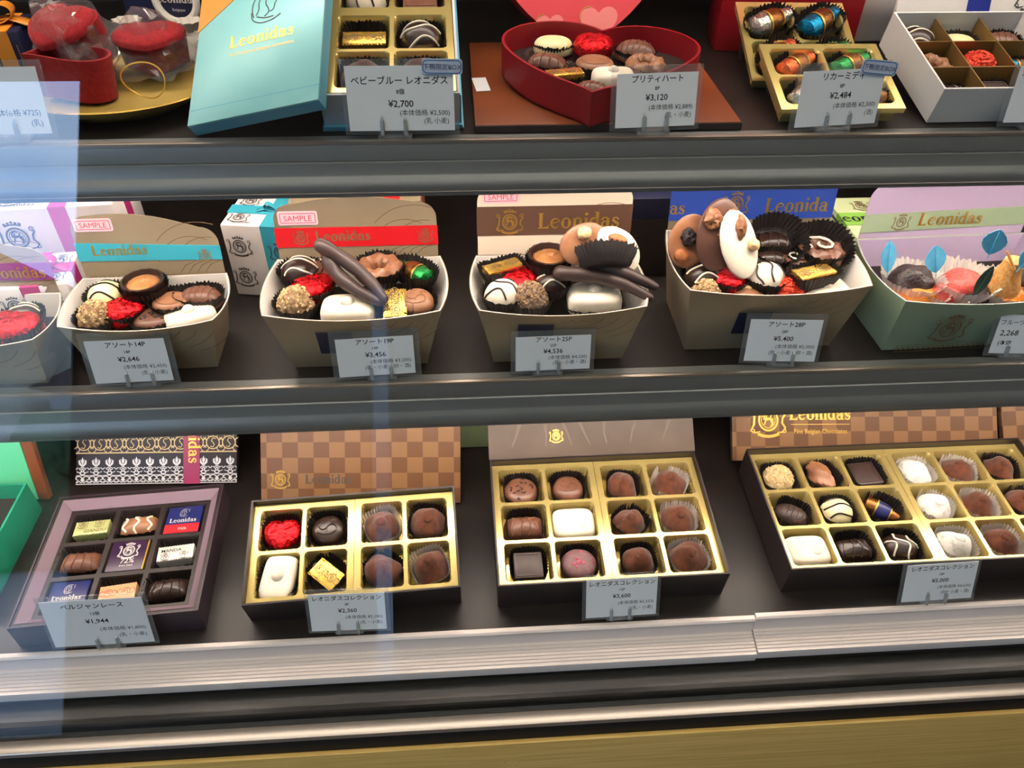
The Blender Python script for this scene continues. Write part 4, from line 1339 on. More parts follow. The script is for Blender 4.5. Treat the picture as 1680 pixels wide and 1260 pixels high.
# ================================================================== MIDDLE SHELF
LZ = .58
BOW = .006
def ballotin(x, y, w, d, h, rot, label, flap_h, m='carton_gold', inner='carton_inner', taper=.82, flap_r=None, lean=84, sticker=None, band=None, navy=None, pattern=True, group='open cardboard chocolate boxes', flap_m=None):
    M = frame(x, y, ZM + .0003, D(rot))
    t = thing('ballotin', label, 'box', M, group)
    wb, db = w * taper, d * .80
    yo = (d - db) * .75
    n = 12
    def rim(u, v):  # outline of the rim, u,v in 0..1 on each side; bows outward
        return None
    def wall(P0, P1, Q0, Q1, bow, dip, nm, mm, off=0.0, zb=0.0):
        """panel from bottom edge P0-P1 to rim Q0-Q1, its rim bowed outward"""
        P0, P1, Q0, Q1 = map(Vector, (P0, P1, Q0, Q1))
        nrm = (Q1 - Q0).cross(Vector((0, 0, 1))).normalized()
        vs = []; fs = []
        rows_ = 5
        for j in range(rows_ + 1):
            f = j / rows_
            for i in range(n + 1):
                u = i / n
                a = P0.lerp(P1, u); b = Q0.lerp(Q1, u)
                p = a.lerp(b, f) + nrm * (bow * f * f * 4 * u * (1 - u) - off) + Vector((0, 0, -dip * f * 4 * u * (1 - u)))
                vs.append(p)
        k = (rows_ + 1) * (n + 1)
        vs2 = [q - nrm * .0007 for q in vs]
        for j in range(rows_):
            for i in range(n):
                a = j * (n + 1) + i
                fs.append((a, a + 1, a + n + 2, a + n + 1)); fs.append((k + a, k + a + n + 1, k + a + n + 2, k + a + 1))
        for i in range(n):
            a = rows_ * (n + 1) + i
            fs.append((a, a + 1, k + a + 1, k + a))
        return MB().add(vs + vs2, fs).build(nm, mm, t)
    BL, BR, BBR, BBL = (-wb / 2, yo, 0), (wb / 2, yo, 0), (wb / 2, yo + db, 0), (-wb / 2, yo + db, 0)
    RL, RR, RBR, RBL = (-w / 2, 0, h), (w / 2, 0, h), (w / 2, d, h + .002), (-w / 2, d, h + .002)
    def onf(x, z, e=.0007):
        f = z / h
        for _ in range(4):
            uu = min(1, max(0, (x / (wb + (w - wb) * f)) + .5))
            f = z / (h - .0035 * 4 * uu * (1 - uu))
        return (x, yo * (1 - f) - BOW * f * f * 4 * uu * (1 - uu) - e, z)
    fp = wall(BL, BR, RL, RR, BOW, .0035, 'front_panel', m)
    wall(BR, BBR, RR, RBR, .007, .002, 'side_panel', m); wall(BBL, BL, RBL, RL, .007, .002, 'side_panel', m)
    wall(BBR, BBL, RBR, RBL, 0, 0, 'back_panel', m)
    for a, b, c, e_, bw, dp in ((BL, BR, RL, RR, BOW, .0035), (BR, BBR, RR, RBR, .007, .002), (BBL, BL, RBL, RL, .007, .002), (BBR, BBL, RBR, RBL, 0, 0)):
        wall(a, b, c, e_, bw, dp + .0003, 'lining', inner, .0009)
    lz = h * LZ
    def lerp_rect(f, z, s=.97):
        ww = (wb + (w - wb) * f) / 2 * s
        y0 = yo * (1 - f) + .0012; y1 = (yo + db) * (1 - f) + d * f - .0012
        return [(-ww, y0, z), (ww, y0, z), (ww, y1, z), (-ww, y1, z)]
    MB().add(lerp_rect(.5, lz) + lerp_rect(.5, lz + .001), [(0, 3, 2, 1), (4, 5, 6, 7), (0, 1, 5, 4), (1, 2, 6, 5), (2, 3, 7, 6), (3, 0, 4, 7)]).build('card_insert', 'cup_dark', t, False)
    MB().box(-wb / 2, wb / 2, yo, yo + db, 0, .001).build('bottom', m, t, False)
    # tall back flap
    hl, hr = flap_h, (flap_r if flap_r is not None else flap_h)
    Mf = T(0, d + .0012, h + .0015) @ RX(lean)
    W = w - .004
    r = .014
    pts = [(-W / 2, 0), (W / 2, 0)]
    pts += [(W / 2 - r + r * math.cos(a), hr - r + r * math.sin(a)) for a in [i * PI / 2 / 6 for i in range(7)]]
    for i in range(1, 12):
        u = 1 - i / 12
        pts.append((-W / 2 + r + (W - 2 * r) * u, hl + (hr - hl) * u + .006 * math.sin(PI * u)))
    pts += [(-W / 2 + r + r * math.cos(a), hl - r + r * math.sin(a)) for a in [PI / 2 + i * PI / 2 / 6 for i in range(7)]]
    fl = MB().prism(pts, -.0008, 0, None).build('back_flap', flap_m or m, t, False, Mf)
    if band:
        v0, v1, bm_, skew = band
        hh = (hl + hr) / 2
        MB().add([(-W / 2 - .0006, v0 * hl, .0002), (W / 2 + .0006, v0 * hr + skew, .0002), (W / 2 + .0006, v1 * hr + skew, .0002), (-W / 2 - .0006, v1 * hl, .0002),
                  (-W / 2 - .0006, v0 * hl, .0009), (W / 2 + .0006, v0 * hr + skew, .0009), (W / 2 + .0006, v1 * hr + skew, .0009), (-W / 2 - .0006, v1 * hl, .0009)],
                 [(0, 3, 2, 1), (4, 5, 6, 7), (0, 1, 5, 4), (2, 3, 7, 6), (1, 2, 6, 5), (3, 0, 4, 7)]).build('band', bm_, fl, False)
    if sticker:
        u, v, sw, sh = sticker
        s_ = MB().prism(rrect(-sw / 2, sw / 2, -sh / 2, sh / 2, .002), .0003, .0008, T(u * W, v * hl, 0)).build('sample_sticker', 'sticker_pink', fl, False)
        P = rrect(-sw / 2 + .002, sw / 2 - .002, -sh / 2 + .002, sh / 2 - .002, .0008)
        q = MB(); q.ribbon(P + [P[0], P[1]], .0006, T(u * W, v * hl, .0009)); q.build('sticker_frame', 'ink_red', fl, False)
        text('SAMPLE', .0072 * sh / .0125, fl, u * W, v * hl - .0026 * sh / .0125, .001, 'ink_red')
    if pattern:
        ln = MB()
        for k, (cx, cy, rr, a0, a1) in enumerate(((.30, .02, .030, 60, 150), (.36, -.02, .045, 70, 140), (.20, .1, .018, 20, 170), (.42, .0, .03, 80, 150))):
            ln.ribbon(arc(cx * W, cy * hl + .004, rr, a0, a1, 12), .0006)
        for k in range(4):
            x0 = (.18 + .06 * k) * W
            ln.ribbon([(x0, .001), (x0 + .006, hl * .15), (x0 + .016, hl * .22)], [.0004, .0007, .0003])
        lo = ln.build('leaf_lines', 'ink_brown', fl, False, T(0, 0, .0003))
        # cocoa pod sketch on the front, following the leaning panel
        fM = T(0, yo, 0) @ Matrix(((1, 0, 0, 0), (0, -yo / h, -1, 0), (0, 1, 0, 0), (0, 0, 0, 1)))
        ln = MB()
        for k in range(4):
            ln.ribbon(arc(w * .10 + .006 * k, h * 1.02, .020 + .006 * k, -75, -25, 10, 1.2), .0005)
            ln.ribbon(arc(w * .02 + .009 * k, h * .86, .004, 180, 360, 8), .0004)
        o_ = ln
        for i, p in enumerate(o_.v):
            x, z = p[0], min(p[1], h * .985)
            o_.v[i] = onf(x, z, .0005)
        o_.build('pod_lines', 'ink_brown', t, False)
    if navy:
        u, v0, s_ = navy
        q = MB(); nn = 5
        vs = [onf(u * w + s_ * (i / nn - .5), v0 * h + s_ * .95 * j / nn) for j in range(nn + 1) for i in range(nn + 1)]
        q.add(vs, [(j * (nn + 1) + i, j * (nn + 1) + i + 1, (j + 1) * (nn + 1) + i + 1, (j + 1) * (nn + 1) + i) for j in range(nn) for i in range(nn)])
        lb = q.build('navy_label', 'navy_card', t, False)
        mid = onf(u * w, v0 * h + s_ * .3, .0012); nslope = math.degrees(math.atan2(yo + BOW, h))
        Mw = T(*mid) @ RX(90 + nslope)
        word('Leonidas', s_ * .085, lb, 0, 0, .0006, 'ink_soft', M=Mw)
        helmet(lb, 0, s_ * .3, .0006, s_ * .3, 'ink_soft', M=Mw)
    return M, t, fl, W

def heap(Mb, yf, h, px, py, kind, label, dz=0.0, **k):
    """a chocolate lying on the insert of an open box"""
    z = h * LZ + .0015 + dz
    for _ in range(3):
        p = at(px, py, FM, z + .013)
        zz = h * LZ + .0015 + dz + max(0, p.y - yf - .012) * .28
        z = zz
    sc = k.get('s', 1.0); rr = {'manon': .0165, 'goldbar': .012, 'goldtall': .014, 'log_dark': .014}.get(kind, .0175) * sc; rx_ = {'manon': .0245, 'goldbar': .019, 'log_dark': .021}.get(kind, .0180) * sc
    half = Mb['w'] * .94 / 2 - rx_
    p.x = min(Mb['x'] + half, max(Mb['x'] - half, p.x)); p.y = min(yf + Mb['d'] - rr * .9, max(yf + .0055 + rr, p.y))
    k.setdefault('cr', .0172); k.setdefault('flare', 1.17); k.setdefault('cuph', .0155)
    if kind == 'manon': k['cuph'] = .008
    choc(kind, FM, p.x, p.y, z, label, **k)

# 14-piece
B14 = dict(x=-.2685, y=.522, w=.123, d=.068, h=.058)
M, t, fl, W = ballotin(B14['x'], B14['y'], B14['w'], B14['d'], B14['h'], 1.5, 'beige open box with turquoise band and sample sticker', .056, flap_r=.043, band=(.28, .58, 'ribbon_teal', .001), sticker=(-.335, .86, .0315, .0115), lean=82)
word('Leonidas', .0062, fl, -.024, .0205, .0012, 'gold_trim'); crest(fl, .046, .0180, .0012, .010, 'gold_trim')
A = (B14, B14['y'], B14['h'])
g = 'chocolates in the turquoise-band box'
heap(*A, 176, 486, 'striped_ivory', 'ivory dome with thin stripes in the turquoise-band box', group=g, s=.95)
heap(*A, 143, 519, 'crumb', 'brown crumbed ball in the turquoise-band box', group=g, s=.95)
heap(*A, 203, 507, 'redheart', 'red foil heart in the turquoise-band box', group=g, s=.95, spin=-8)
heap(*A, 238, 473, 'shell', 'caramel-filled chocolate shell in the turquoise-band box', group=g, s=1.0, dz=.004)
heap(*A, 280, 492, 'disc_milk', 'flat milk disc in the turquoise-band box', group=g, v=1, s=.92, dz=.002)
heap(*A, 246, 527, 'nibs', 'nib-topped round in the turquoise-band box', group=g, s=.98)
heap(*A, 345, 484, 'oval', 'glossy oval milk chocolate in the turquoise-band box', group=g, s=.95)
heap(*A, 323, 517, 'manon', 'white chocolate block in the turquoise-band box', spin=28, group=g, s=.90, dz=-.002)

# 19-piece
B19 = dict(x=-.0920, y=.517, w=.145, d=.082, h=.066)
M, t, fl, W = ballotin(B19['x'], B19['y'], B19['w'], B19['d'], B19['h'], 0, 'beige open box with bright red band and crossed sticks', .050, band=(.22, .58, 'ribbon_red', 0), sticker=(-.35, .76, .034, .0125), lean=82, navy=(-.12, .28, .030), taper=.80)
word('Leonidas', .0065, fl, -.012, .0165, .0012, 'ink_brown'); crest(fl, -.049, .020, .0012, .012, 'ink_brown'); crest(fl, .060, .020, .0012, .012, 'ink_brown')
A = (B19, B19['y'], B19['h'])
g = 'chocolates in the red-band box'
heap(*A, 466, 450, 'striped_dark', 'dark dome with white lines in the red-band box', group=g)
heap(*A, 461, 498, 'crumb', 'crumbed ball at the front of the red-band box', group=g)
heap(*A, 513, 472, 'redheart', 'red foil heart in the red-band box', group=g, spin=5)
heap(*A, 526, 444, 'square_milk', 'square milk chocolate behind the heart in the red-band box', group=g, s=.85)
heap(*A, 622, 444, 'swirl', 'piped swirl of milk chocolate in the red-band box', group=g, dz=.006, spin=20, s=1.1)
heap(*A, 571, 512, 'manon', 'white chocolate block at the front of the red-band box', group=g, s=1.0, dz=.001)
heap(*A, 648, 494, 'goldtall', 'gold foil bar standing on end in the red-band box', spin=92, group=g, s=1.0, tx=0, ty=-18, dz=.004)
heap(*A, 690, 446, 'bottle', 'green foil liqueur chocolate in the red-band box', v=0, spin=135, group=g, dz=.006)
heap(*A, 696, 488, 'emboss', 'round milk chocolate with scroll in the red-band box', group=g, v=1, s=.9, tx=14, dz=.004)

def stick(pts, rads, label, group):
    """chocolate-dipped peel: tapering, gently bent; pts = (px, py, height over shelf)"""
    P = [Vector(at(a, b, FM, c)) + Vector((0, 0, ZM)) for a, b, c in pts]
    P2 = []; R2 = []
    n = len(P)
    for i in range(n - 1):
        for k in range(5):
            u = k / 5
            p0, p1, p2, p3 = P[max(0, i - 1)], P[i], P[i + 1], P[min(n - 1, i + 2)]
            P2.append(.5 * ((2 * p1) + (p2 - p0) * u + (2 * p0 - 5 * p1 + 4 * p2 - p3) * u * u + (3 * p1 - p0 - 3 * p2 + p3) * u ** 3)); R2.append(rads[i] * (1 - u) + rads[i + 1] * u)
    P2.append(P[-1]); R2.append(rads[-1])
    R2 = [r * (1 + .06 * math.sin(i * 1.3 + pts[0][0])) for i, r in enumerate(R2)]
    d0 = (P2[0] - P2[1]).normalized() * R2[0]; d1 = (P2[-1] - P2[-2]).normalized() * R2[-1]
    P2 = [P2[0] + d0 * q for q in (1.0, .92, .7, .38)] + P2 + [P2[-1] + d1 * q for q in (.38, .7, .92, 1.0)]
    R2 = [R2[0] * q for q in (.08, .4, .72, .93)] + R2 + [R2[-1] * q for q in (.93, .72, .4, .08)]
    o0 = P2[0]
    tag(MB().tube([q - o0 for q in P2], R2, 12).build('chocolate_stick', 'dark_matte', None, True, Matrix.Translation(o0)), label, 'chocolate', group)
stick([(527, 403, .100), (562, 424, .090), (602, 456, .078), (630, 490, .068)], [.0066, .0062, .0056, .0040], 'longer dark chocolate stick leaning in the red-band box', g)
stick([(538, 420, .090), (550, 446, .080), (582, 474, .072), (622, 496, .065)], [.0064, .0068, .0056, .0038], 'shorter dark chocolate stick crossing in the red-band box', g)

# 25-piece
B25 = dict(x=.0830, y=.516, w=.141, d=.082, h=.066)
M, t, fl, W = ballotin(B25['x'], B25['y'], B25['w'], B25['d'], B25['h'], 0, 'beige open box with gloss-lightened flap, brown band and gold lettering', .064, band=(.30, .72, 'ribbon_brown', 0), sticker=(-.35, .86, .032, .0115), lean=84, navy=(-.16, .34, .030), flap_m='carton_gold_lit')
word('Leonidas', .0098, fl, .022, .0250, .0012, 'gold_trim'); crest(fl, -.040, .0320, .0012, .021, 'gold_trim')
A = (B25, B25['y'], B25['h'])
g = 'chocolates in the brown-band box'
heap(*A, 812, 443, 'goldbar', 'gold foil bar in the brown-band box', spin=24, group=g, dz=.003)
heap(*A, 807, 484, 'striped_white', 'white dome with dark swirls in the brown-band box', group=g, v=2)
heap(*A, 851, 458, 'redheart', 'red foil heart in the brown-band box', group=g, spin=-5, s=.95)
heap(*A, 900, 433, 'shell', 'caramel-filled shell in the brown-band box', group=g, dz=.006, s=1.05)
heap(*A, 869, 490, 'coconut', 'coconut-rolled ball in the brown-band box', group=g)
heap(*A, 904, 465, 'striped_dark', 'dark dome with white lines in the brown-band box', group=g, s=.9, v=1)
heap(*A, 975, 488, 'manon', 'white chocolate block in the brown-band box', group=g, s=1.02, dz=-.004)
stick([(945, 420, .086), (985, 435, .082), (1035, 452, .077), (1074, 470, .070)], [.0062, .0060, .0055, .0036], 'upper dark chocolate stick over the rim of the brown-band box', g)
stick([(920, 448, .078), (965, 452, .076), (1020, 465, .072), (1066, 488, .064)], [.0066, .0062, .0056, .0034], 'lower dark chocolate stick in the brown-band box', g)

def mendiant(px, py, z, r, tilt, spin, m, tops, label, group, rot=0, asp=.78):
    p = at(px, py, FM, z)
    Mx = T(p.x, p.y, ZM + z) @ RZ(rot) @ RX(tilt) @ RZ(spin)
    t = thing('mendiant', label, 'chocolate', Mx, group)
    MB().dome(r, r * asp, .0035, p=4, under=.003, amp=.0006, ns=80, sd=px).build('disc', m, t, True, T(0, 0, -.003))
    for nm, tm, x, y, a, b, c, sp in tops:
        MB().dome(a, b, c, p=2, under=c * .4, amp=c * (.55 if tm in ('walnut', 'raisin') else .2), ns=420, sd=x * 1000, rings=7, seg=18).build(nm, tm, t, True, T(x, y, .002) @ RZ(sp))
    return t
mendiant(958, 400, .098, .0225, 62, 15, 'milk_light', [('hazelnut', 'nut', .002, .009, .0062, .0060, .006, 0)], 'milk chocolate disc with hazelnut standing in the brown-band box', g, rot=12)
mendiant(1010, 412, .092, .0235, 64, -42, 'white_choc', [('almond', 'almond', -.006, .008, .0085, .0048, .004, 25)], 'white chocolate disc with almond in the brown-band box', g, rot=-8)
pc = at(994, 432, FM, .084)
tag(link('paper_cup', cup_mesh(.019, 2.2, .017, 'cup_dark', 1.2, 1, 1.3), None, T(pc.x, pc.y - .004, ZM + .080) @ RX(-52) @ RZ(20)), 'empty dark paper cup tucked behind the sticks in the brown-band box', 'paper cup', 'pleated paper cups')

# 28-piece
B28 = dict(x=.2690, y=.523, w=.158, d=.096, h=.076)
M, t, fl, W = ballotin(B28['x'], B28['y'], B28['w'], B28['d'], B28['h'], 0, 'large beige open box with royal blue band heaped with discs', .062, band=(.14, .60, 'ribbon_blue', 0), lean=80, navy=(-.10, .28, .030), taper=.86)
word('as', .0082, fl, -.070, .0150, .0012, 'gold_trim'); crest(fl, -.016, .0235, .0012, .021, 'gold_trim'); word('Leonida', .0090, fl, .042, .0150, .0012, 'gold_trim')
A = (B28, B28['y'], B28['h'])
g = 'chocolates in the blue-band box'
heap(*A, 1131, 455, 'striped_dark', 'dark dome with two white lines in the blue-band box', group=g)
heap(*A, 1192, 456, 'redheart', 'red foil heart in the blue-band box', group=g)
heap(*A, 1256, 455, 'striped_white', 'white dome with dark drizzle in the blue-band box', group=g, v=0, dz=.002)
heap(*A, 1335, 450, 'goldbar', 'gold foil bar in the blue-band box', spin=16, group=g, s=1.08, dz=.010)
heap(*A, 1157, 486, 'crumb', 'crumbed ball at the front of the blue-band box', group=g, s=.9)
heap(*A, 1227, 487, 'nutdisc', 'milk round with a nut in the blue-band box', group=g, s=1.0)
heap(*A, 1300, 482, 'rose', 'crinkled orange-red foil ball in the blue-band box', group=g, s=1.0, cat='chocolate')
heap(*A, 1362, 480, 'manon', 'white chocolate block in the blue-band box', group=g, s=1.0, spin=6, dz=-.005)
heap(*A, 1263, 400, 'log_dark', 'upper dark log in the blue-band box', group=g, dz=.010, spin=5, s=.95)
heap(*A, 1258, 424, 'log_dark', 'lower dark log in the blue-band box', group=g, dz=.006, spin=3, s=.90)
heap(*A, 1303, 425, 'spiral', 'small spiral with white glaze in the blue-band box', group=g, dz=.004, s=.80, spin=10)
heap(*A, 1347, 415, 'spiral', 'large spiral with white glaze in the blue-band box', group=g, dz=.006, s=1.1, v=1, spin=140)
mendiant(1131, 396, .094, .0240, 72, 75, 'milk_light', [('raisin', 'raisin', .004, .004, .0080, .0070, .005, 20), ('almond', 'almond', -.013, .006, .0080, .0060, .004, 60)], 'milk disc with raisin and almond in the blue-band box', g, rot=12, asp=.84)
mendiant(1180, 386, .104, .0315, 70, 84, 'choc_brown', [('walnut', 'walnut', .015, .010, .0095, .0080, .005, 20), ('walnut', 'walnut', .016, -.010, .0085, .0060, .005, 60), ('pecan', 'walnut', .003, -.004, .0085, .0065, .005, 90)], 'tall dark milk disc with walnuts in the blue-band box', g, rot=14, asp=.70)
mendiant(1212, 402, .098, .0315, 66, 104, 'white_choc', [('raisin', 'walnut', .015, -.004, .0105, .0050, .004, -20), ('hazelnut', 'nut', -.004, -.011, .0058, .0054, .005, 0)], 'white disc with raisin and hazelnut in the blue-band box', g, rot=16, asp=.54)
for k, (a, b, z, s) in enumerate(((1272, 384, .088, 1.05), (1345, 396, .080, 1.05))):
    pc = at(a, b, FM, z)
    tag(link('paper_cup', cup_mesh(.018, 2.2, .017, 'cup_dark', 1.15, 1, 1.3), None, T(pc.x, pc.y, ZM + z - .012) @ RX(34) @ Matrix.Diagonal((s, s, s, 1))),
        ('empty dark paper cup behind the dark logs in the blue-band box', 'empty dark paper cup behind the large spiral in the blue-band box')[k], 'paper cup', 'pleated paper cups')

# candied fruit box
BF = dict(x=.4600, y=.516, w=.168, d=.098, h=.066)
M, t, fl, W = ballotin(BF['x'], BF['y'], BF['w'], BF['d'], BF['h'], 2, 'pale green open box of candied fruit with lavender flap', .054, m='carton_green', inner='lavender', band=(.12, .46, 'carton_green', .003), pattern=False, taper=.90, lean=86, flap_m='lavender')
crest(fl, -.045, .0165, .0012, .015, 'ink_brown'); word('Leonidas', .0085, fl, .004, .0120, .0012, 'gold_trim')
mid = (-.020, -.0045, .033)
crest(t, 0, 0, 0, .030, 'ink_brown', M=T(-.030, .0005, .033) @ RX(97))
bd = MB()
for k in range(30):
    x = -.070 + .0048 * k
    bd.ring(x, .0095, .0022, .0012, 0, 360, 8); bd.ribbon([(x - .0024, .0135), (x + .0024, .0135)], .0005); bd.ribbon([(x - .0024, .0055), (x + .0024, .0055)], .0005)
bd.build('border_print', 'ink_brown', t, False, T(0, .0055, 0) @ RX(97))
A = (BF, BF['y'], BF['h'])
g = 'candied fruit in the green box'
FC = dict(group=g, cat='candied fruit', cup='glassine', flare=1.35)
heap(*A, 1474, 462, 'prune', 'glazed dark prune at the corner of the fruit box', s=1.2, **FC)
heap(*A, 1500, 489, 'jorange', 'orange candied slice at the corner of the fruit box', s=1.2, **FC)
heap(*A, 1547, 478, 'jred', 'smaller sugared red jelly in the fruit box', s=1.1, **FC)
heap(*A, 1575, 466, 'jred', 'larger sugared red jelly in the fruit box', s=1.35, spin=40, **FC)
heap(*A, 1604, 497, 'prune', 'dark glazed plum with paper leaf in the fruit box', s=1.1, **FC)
heap(*A, 1640, 475, 'pear', 'tall amber candied pear in the fruit box', s=1.05, dz=.0, **FC)
heap(*A, 1663, 493, 'jorange', 'orange candied piece beside the pear in the fruit box', s=1.3, spin=70, **FC)
heap(*A, 1690, 462, 'prune', 'dark prune pierced by a stick in the fruit box', s=1.0, **FC)
pc = at(1535, 492, FM, .048)
tag(link('paper_cup', cup_mesh(.018, 2.0, .016, 'glassine', 1, 1, 1.35), None, T(pc.x, pc.y, ZM + .036)), 'empty white paper cup at the front of the fruit box', 'paper cup', 'pleated paper cups')
def leaf(px, py, z, L, wd, tilt, roll, m, label):
    p = at(px, py, FM, z)
    n = 12
    pts = [(wd * math.sin(PI * i / n) ** .8 * (1 + .06 * (i % 2)), L * i / n) for i in range(n + 1)] + [(-wd * math.sin(PI * i / n) ** .8 * (1 + .06 * (i % 2)), L * i / n) for i in range(n - 1, 0, -1)]
    t = thing('paper_leaf', label, 'leaf', T(p.x, p.y, ZM + z) @ RX(tilt) @ RZ(roll), 'paper leaves in the fruit box')
    MB().prism(pts, -.0003, .0003).build('blade', m, t, False)
    MB().tube([(0, -.004, .0005), (0, L * .9, .0006)], .0004, 5).build('midrib', m, t)
leaf(1456, 448, .070, .030, .0065, 75, 8, 'blue_paper', 'blue paper leaf above the corner prune')
leaf(1535, 448, .072, .026, .0090, 75, 14, 'blue_paper', 'blue paper leaf above the red jellies')
leaf(1622, 418, .100, .022, .0110, 75, -10, 'blue_paper', 'blue paper leaf behind the candied pear')
leaf(1672, 440, .090, .022, .0080, 70, -35, 'blue_paper', 'blue paper leaf beside the orange stick')
leaf(1596, 487, .062, .030, .0055, 72, -24, 'leaf_paper', 'dark green paper leaf on the plum')
p0 = at(1664, 442, FM, .092); p1 = at(1652, 412, FM, .105)
tag(MB().tube([(0, 0, 0), tuple(Vector(p1) - Vector(p0))], .0012, 8).build('wooden_pick', 'wood_stick', None, True, T(p0.x, p0.y, ZM + .092)), 'short orange wooden pick in the fruit box', 'pick')

# purple-band box at the edge of the frame
BP = dict(x=-.4085, y=.509, w=.124, d=.064, h=.054)
M, t, fl, W = ballotin(BP['x'], BP['y'], BP['w'], BP['d'], BP['h'], 0, 'beige open box with purple band cut off by the frame', .042, band=(.30, .68, 'ribbon_purple', 0), lean=84)
word('Leonidas', .0068, fl, .030, .0150, .0012, 'gold_trim')
g = 'chocolates in the purple-band box'
A = (BP, BP['y'], BP['h'])
heap(*A, 22, 540, 'redheart', 'large red foil heart in the purple-band box', group=g, s=1.15)
heap(*A, 5, 578, 'disc_milk', 'milk disc at the edge of the purple-band box', group=g, s=1.0)
heap(*A, 40, 515, 'striped_dark', 'dark dome behind the heart in the purple-band box', group=g, s=.8)

# wrapped gifts behind
def bow(parent, x, y, z, s, m):
    for k, sx in enumerate((-1, 1)):
        mb = MB()
        P = [(0, 0, .1), (sx * .35, .08, .45), (sx * .85, .14, .62), (sx * 1.1, .1, .32), (sx * .8, 0, .08), (sx * .3, -.04, .02), (0, 0, .05)]
        vs = []; fs = []
        for i, q in enumerate(P):
            for e in (-.3, .3):
                vs.append((x + s * q[0], y + s * (q[1] + e * (.35 if i in (0, 6) else 1)), z + s * q[2]))
        n = len(P)
        for i in range(n - 1):
            fs.append((2 * i, 2 * i + 1, 2 * i + 3, 2 * i + 2))
        mb.add(vs, fs)
        o = mb.build('bow_loop', m, parent)
        sd = o.modifiers.new('thick', 'SOLIDIFY'); sd.thickness = s * .03
        sb = o.modifiers.new('round', 'SUBSURF'); sb.levels = 1; sb.render_levels = 2
        tb = MB()
        tb.add([(x, y - s * .2, z + s * .1), (x, y + s * .2, z + s * .1), (x + sx * s * .8, y - s * .1, z + s * .15), (x + sx * s * .8, y + s * .4, z + s * .15), (x + sx * s * 1.5, y - s * .5, z + s * .03), (x + sx * s * 1.6, y + s * .1, z + s * .03)], [(0, 2, 3, 1), (2, 4, 5, 3)])
        o = tb.build('bow_tail', m, parent)
        o.modifiers.new('thick', 'SOLIDIFY').thickness = s * .03
    MB().dome(s * .2, s * .24, s * .22, p=2.5, z0=z, M=T(x, y, 0)).build('bow_knot', m, parent)
def gift(x, y, rot, w, d, h, label, rib, paper='gift_paper', logo=True, z=ZM, bows=.016, ribx=0.0):
    M = frame(x, y, z + .0003, D(rot))
    t = thing('wrapped_gift', label, 'gift', M, 'wrapped gift boxes')
    MB().bbox(-w / 2, w / 2, 0, d, 0, h, .0015).build('wrapped_body', paper, t)
    rw = .0075
    q = MB(); q.box(ribx - rw, ribx + rw, -.0006, d + .0006, -.0002, h + .0006); q.build('ribbon', rib, t, False)
    q = MB(); q.box(-w / 2 - .0006, w / 2 + .0006, d / 2 - rw, d / 2 + rw, -.0002, h + .0007); q.build('ribbon', rib, t, False)
    if bows: bow(t, ribx, d / 2, h + .0008, bows, rib)
    if logo:
        for u, v in ((-.28, .72), (.30, .66), (-.3, .28), (.3, .3)):
            crest(t, u * w + ribx * .3, 0, h * v, min(w, h) * .30, 'ink_soft', M=RX(90) @ Matrix(((1, 0, 0, 0), (0, 0, 1, 0), (0, -1, 0, 0), (0, 0, 0, 1))) if 0 else None, name='crest_print').matrix_basis = T(u * w, -.0009, h * v) @ RX(90) @ T(-u * w - ribx * .3, 0, -h * v)
        for u, v in ((-.3, .25), (.3, .25), (-.28, .78), (.3, .75)):
            crest(t, u * w, v * d, h + .0004, min(w, d) * .28, 'ink_soft')
        word('Leonidas', w * .035, t, -w * .22, .08 * d, h + .0004, 'ink_soft')
    return t
p = at(92, 565, FM)
gift(p.x, p.y, 8, .060, .055, .062, 'white crest-printed gift with bright pink bow beside the turquoise-band box', 'ribbon_pink', bows=.017)
gift(-.372, .645, 5, .115, .075, .098, 'white gift with pink ribbon behind the pink-bow gift', 'ribbon_pink', bows=.018, ribx=.01)
gift(-.515, .60, -4, .11, .08, .085, 'white gift with orange-pink ribbon at the shelf end', 'ribbon_magenta', bows=.016, ribx=.02)
gift(-.190, .640, -8, .066, .06, .078, 'white crest-printed gift with turquoise ribbon behind the turquoise-band box', 'ribbon_teal', bows=.012, ribx=.012)
gift(-.100, .665, 0, .125, .08, .088, 'beige gift with red ribbon behind the red-band box', 'ribbon_red', paper='carton_gold', logo=False, bows=.016, ribx=.035)
t = thing('gift_carton', 'dark closed carton between the brown-band and blue-band boxes', 'box', frame(.190, .66, ZM + .0003))
MB().bbox(-.036, .030, 0, .08, 0, .088, .0012).build('body', 'carton_dark', t)
MB().bbox(-.0366, .0306, -.0006, .0806, .066, .0886, .0008).build('lid_rim', 'navy_card', t)
p = at(1411, 398, FM, .060)
t = thing('gift_carton', 'closed pale green carton with lime band behind the fruit box', 'box', frame(p.x + .065, p.y + .004, ZM + .0003))
MB().bbox(-.065, .065, 0, .085, 0, .060, .0015).build('body', 'carton_green_lit', t)
bn = MB().box(-.0656, .0656, .028, .052, -.0002, .0607).build('band', 'ribbon_green', t, False)
word('Leonidas', .0095, bn, -.040, .034, .061, 'ink'); crest(t, -.035, .066, .0605, .018, 'ink_brown')
bow(t, .02, .045, .061, .014, 'ribbon_green')
tag(MB().bbox(-.05, .05, 0, .07, 0, .10, .001).build('gift_carton', 'carton_dark', None, True, T(.57, .70, ZM + .0003)), 'dark carton at the end of the fruit box row', 'box')

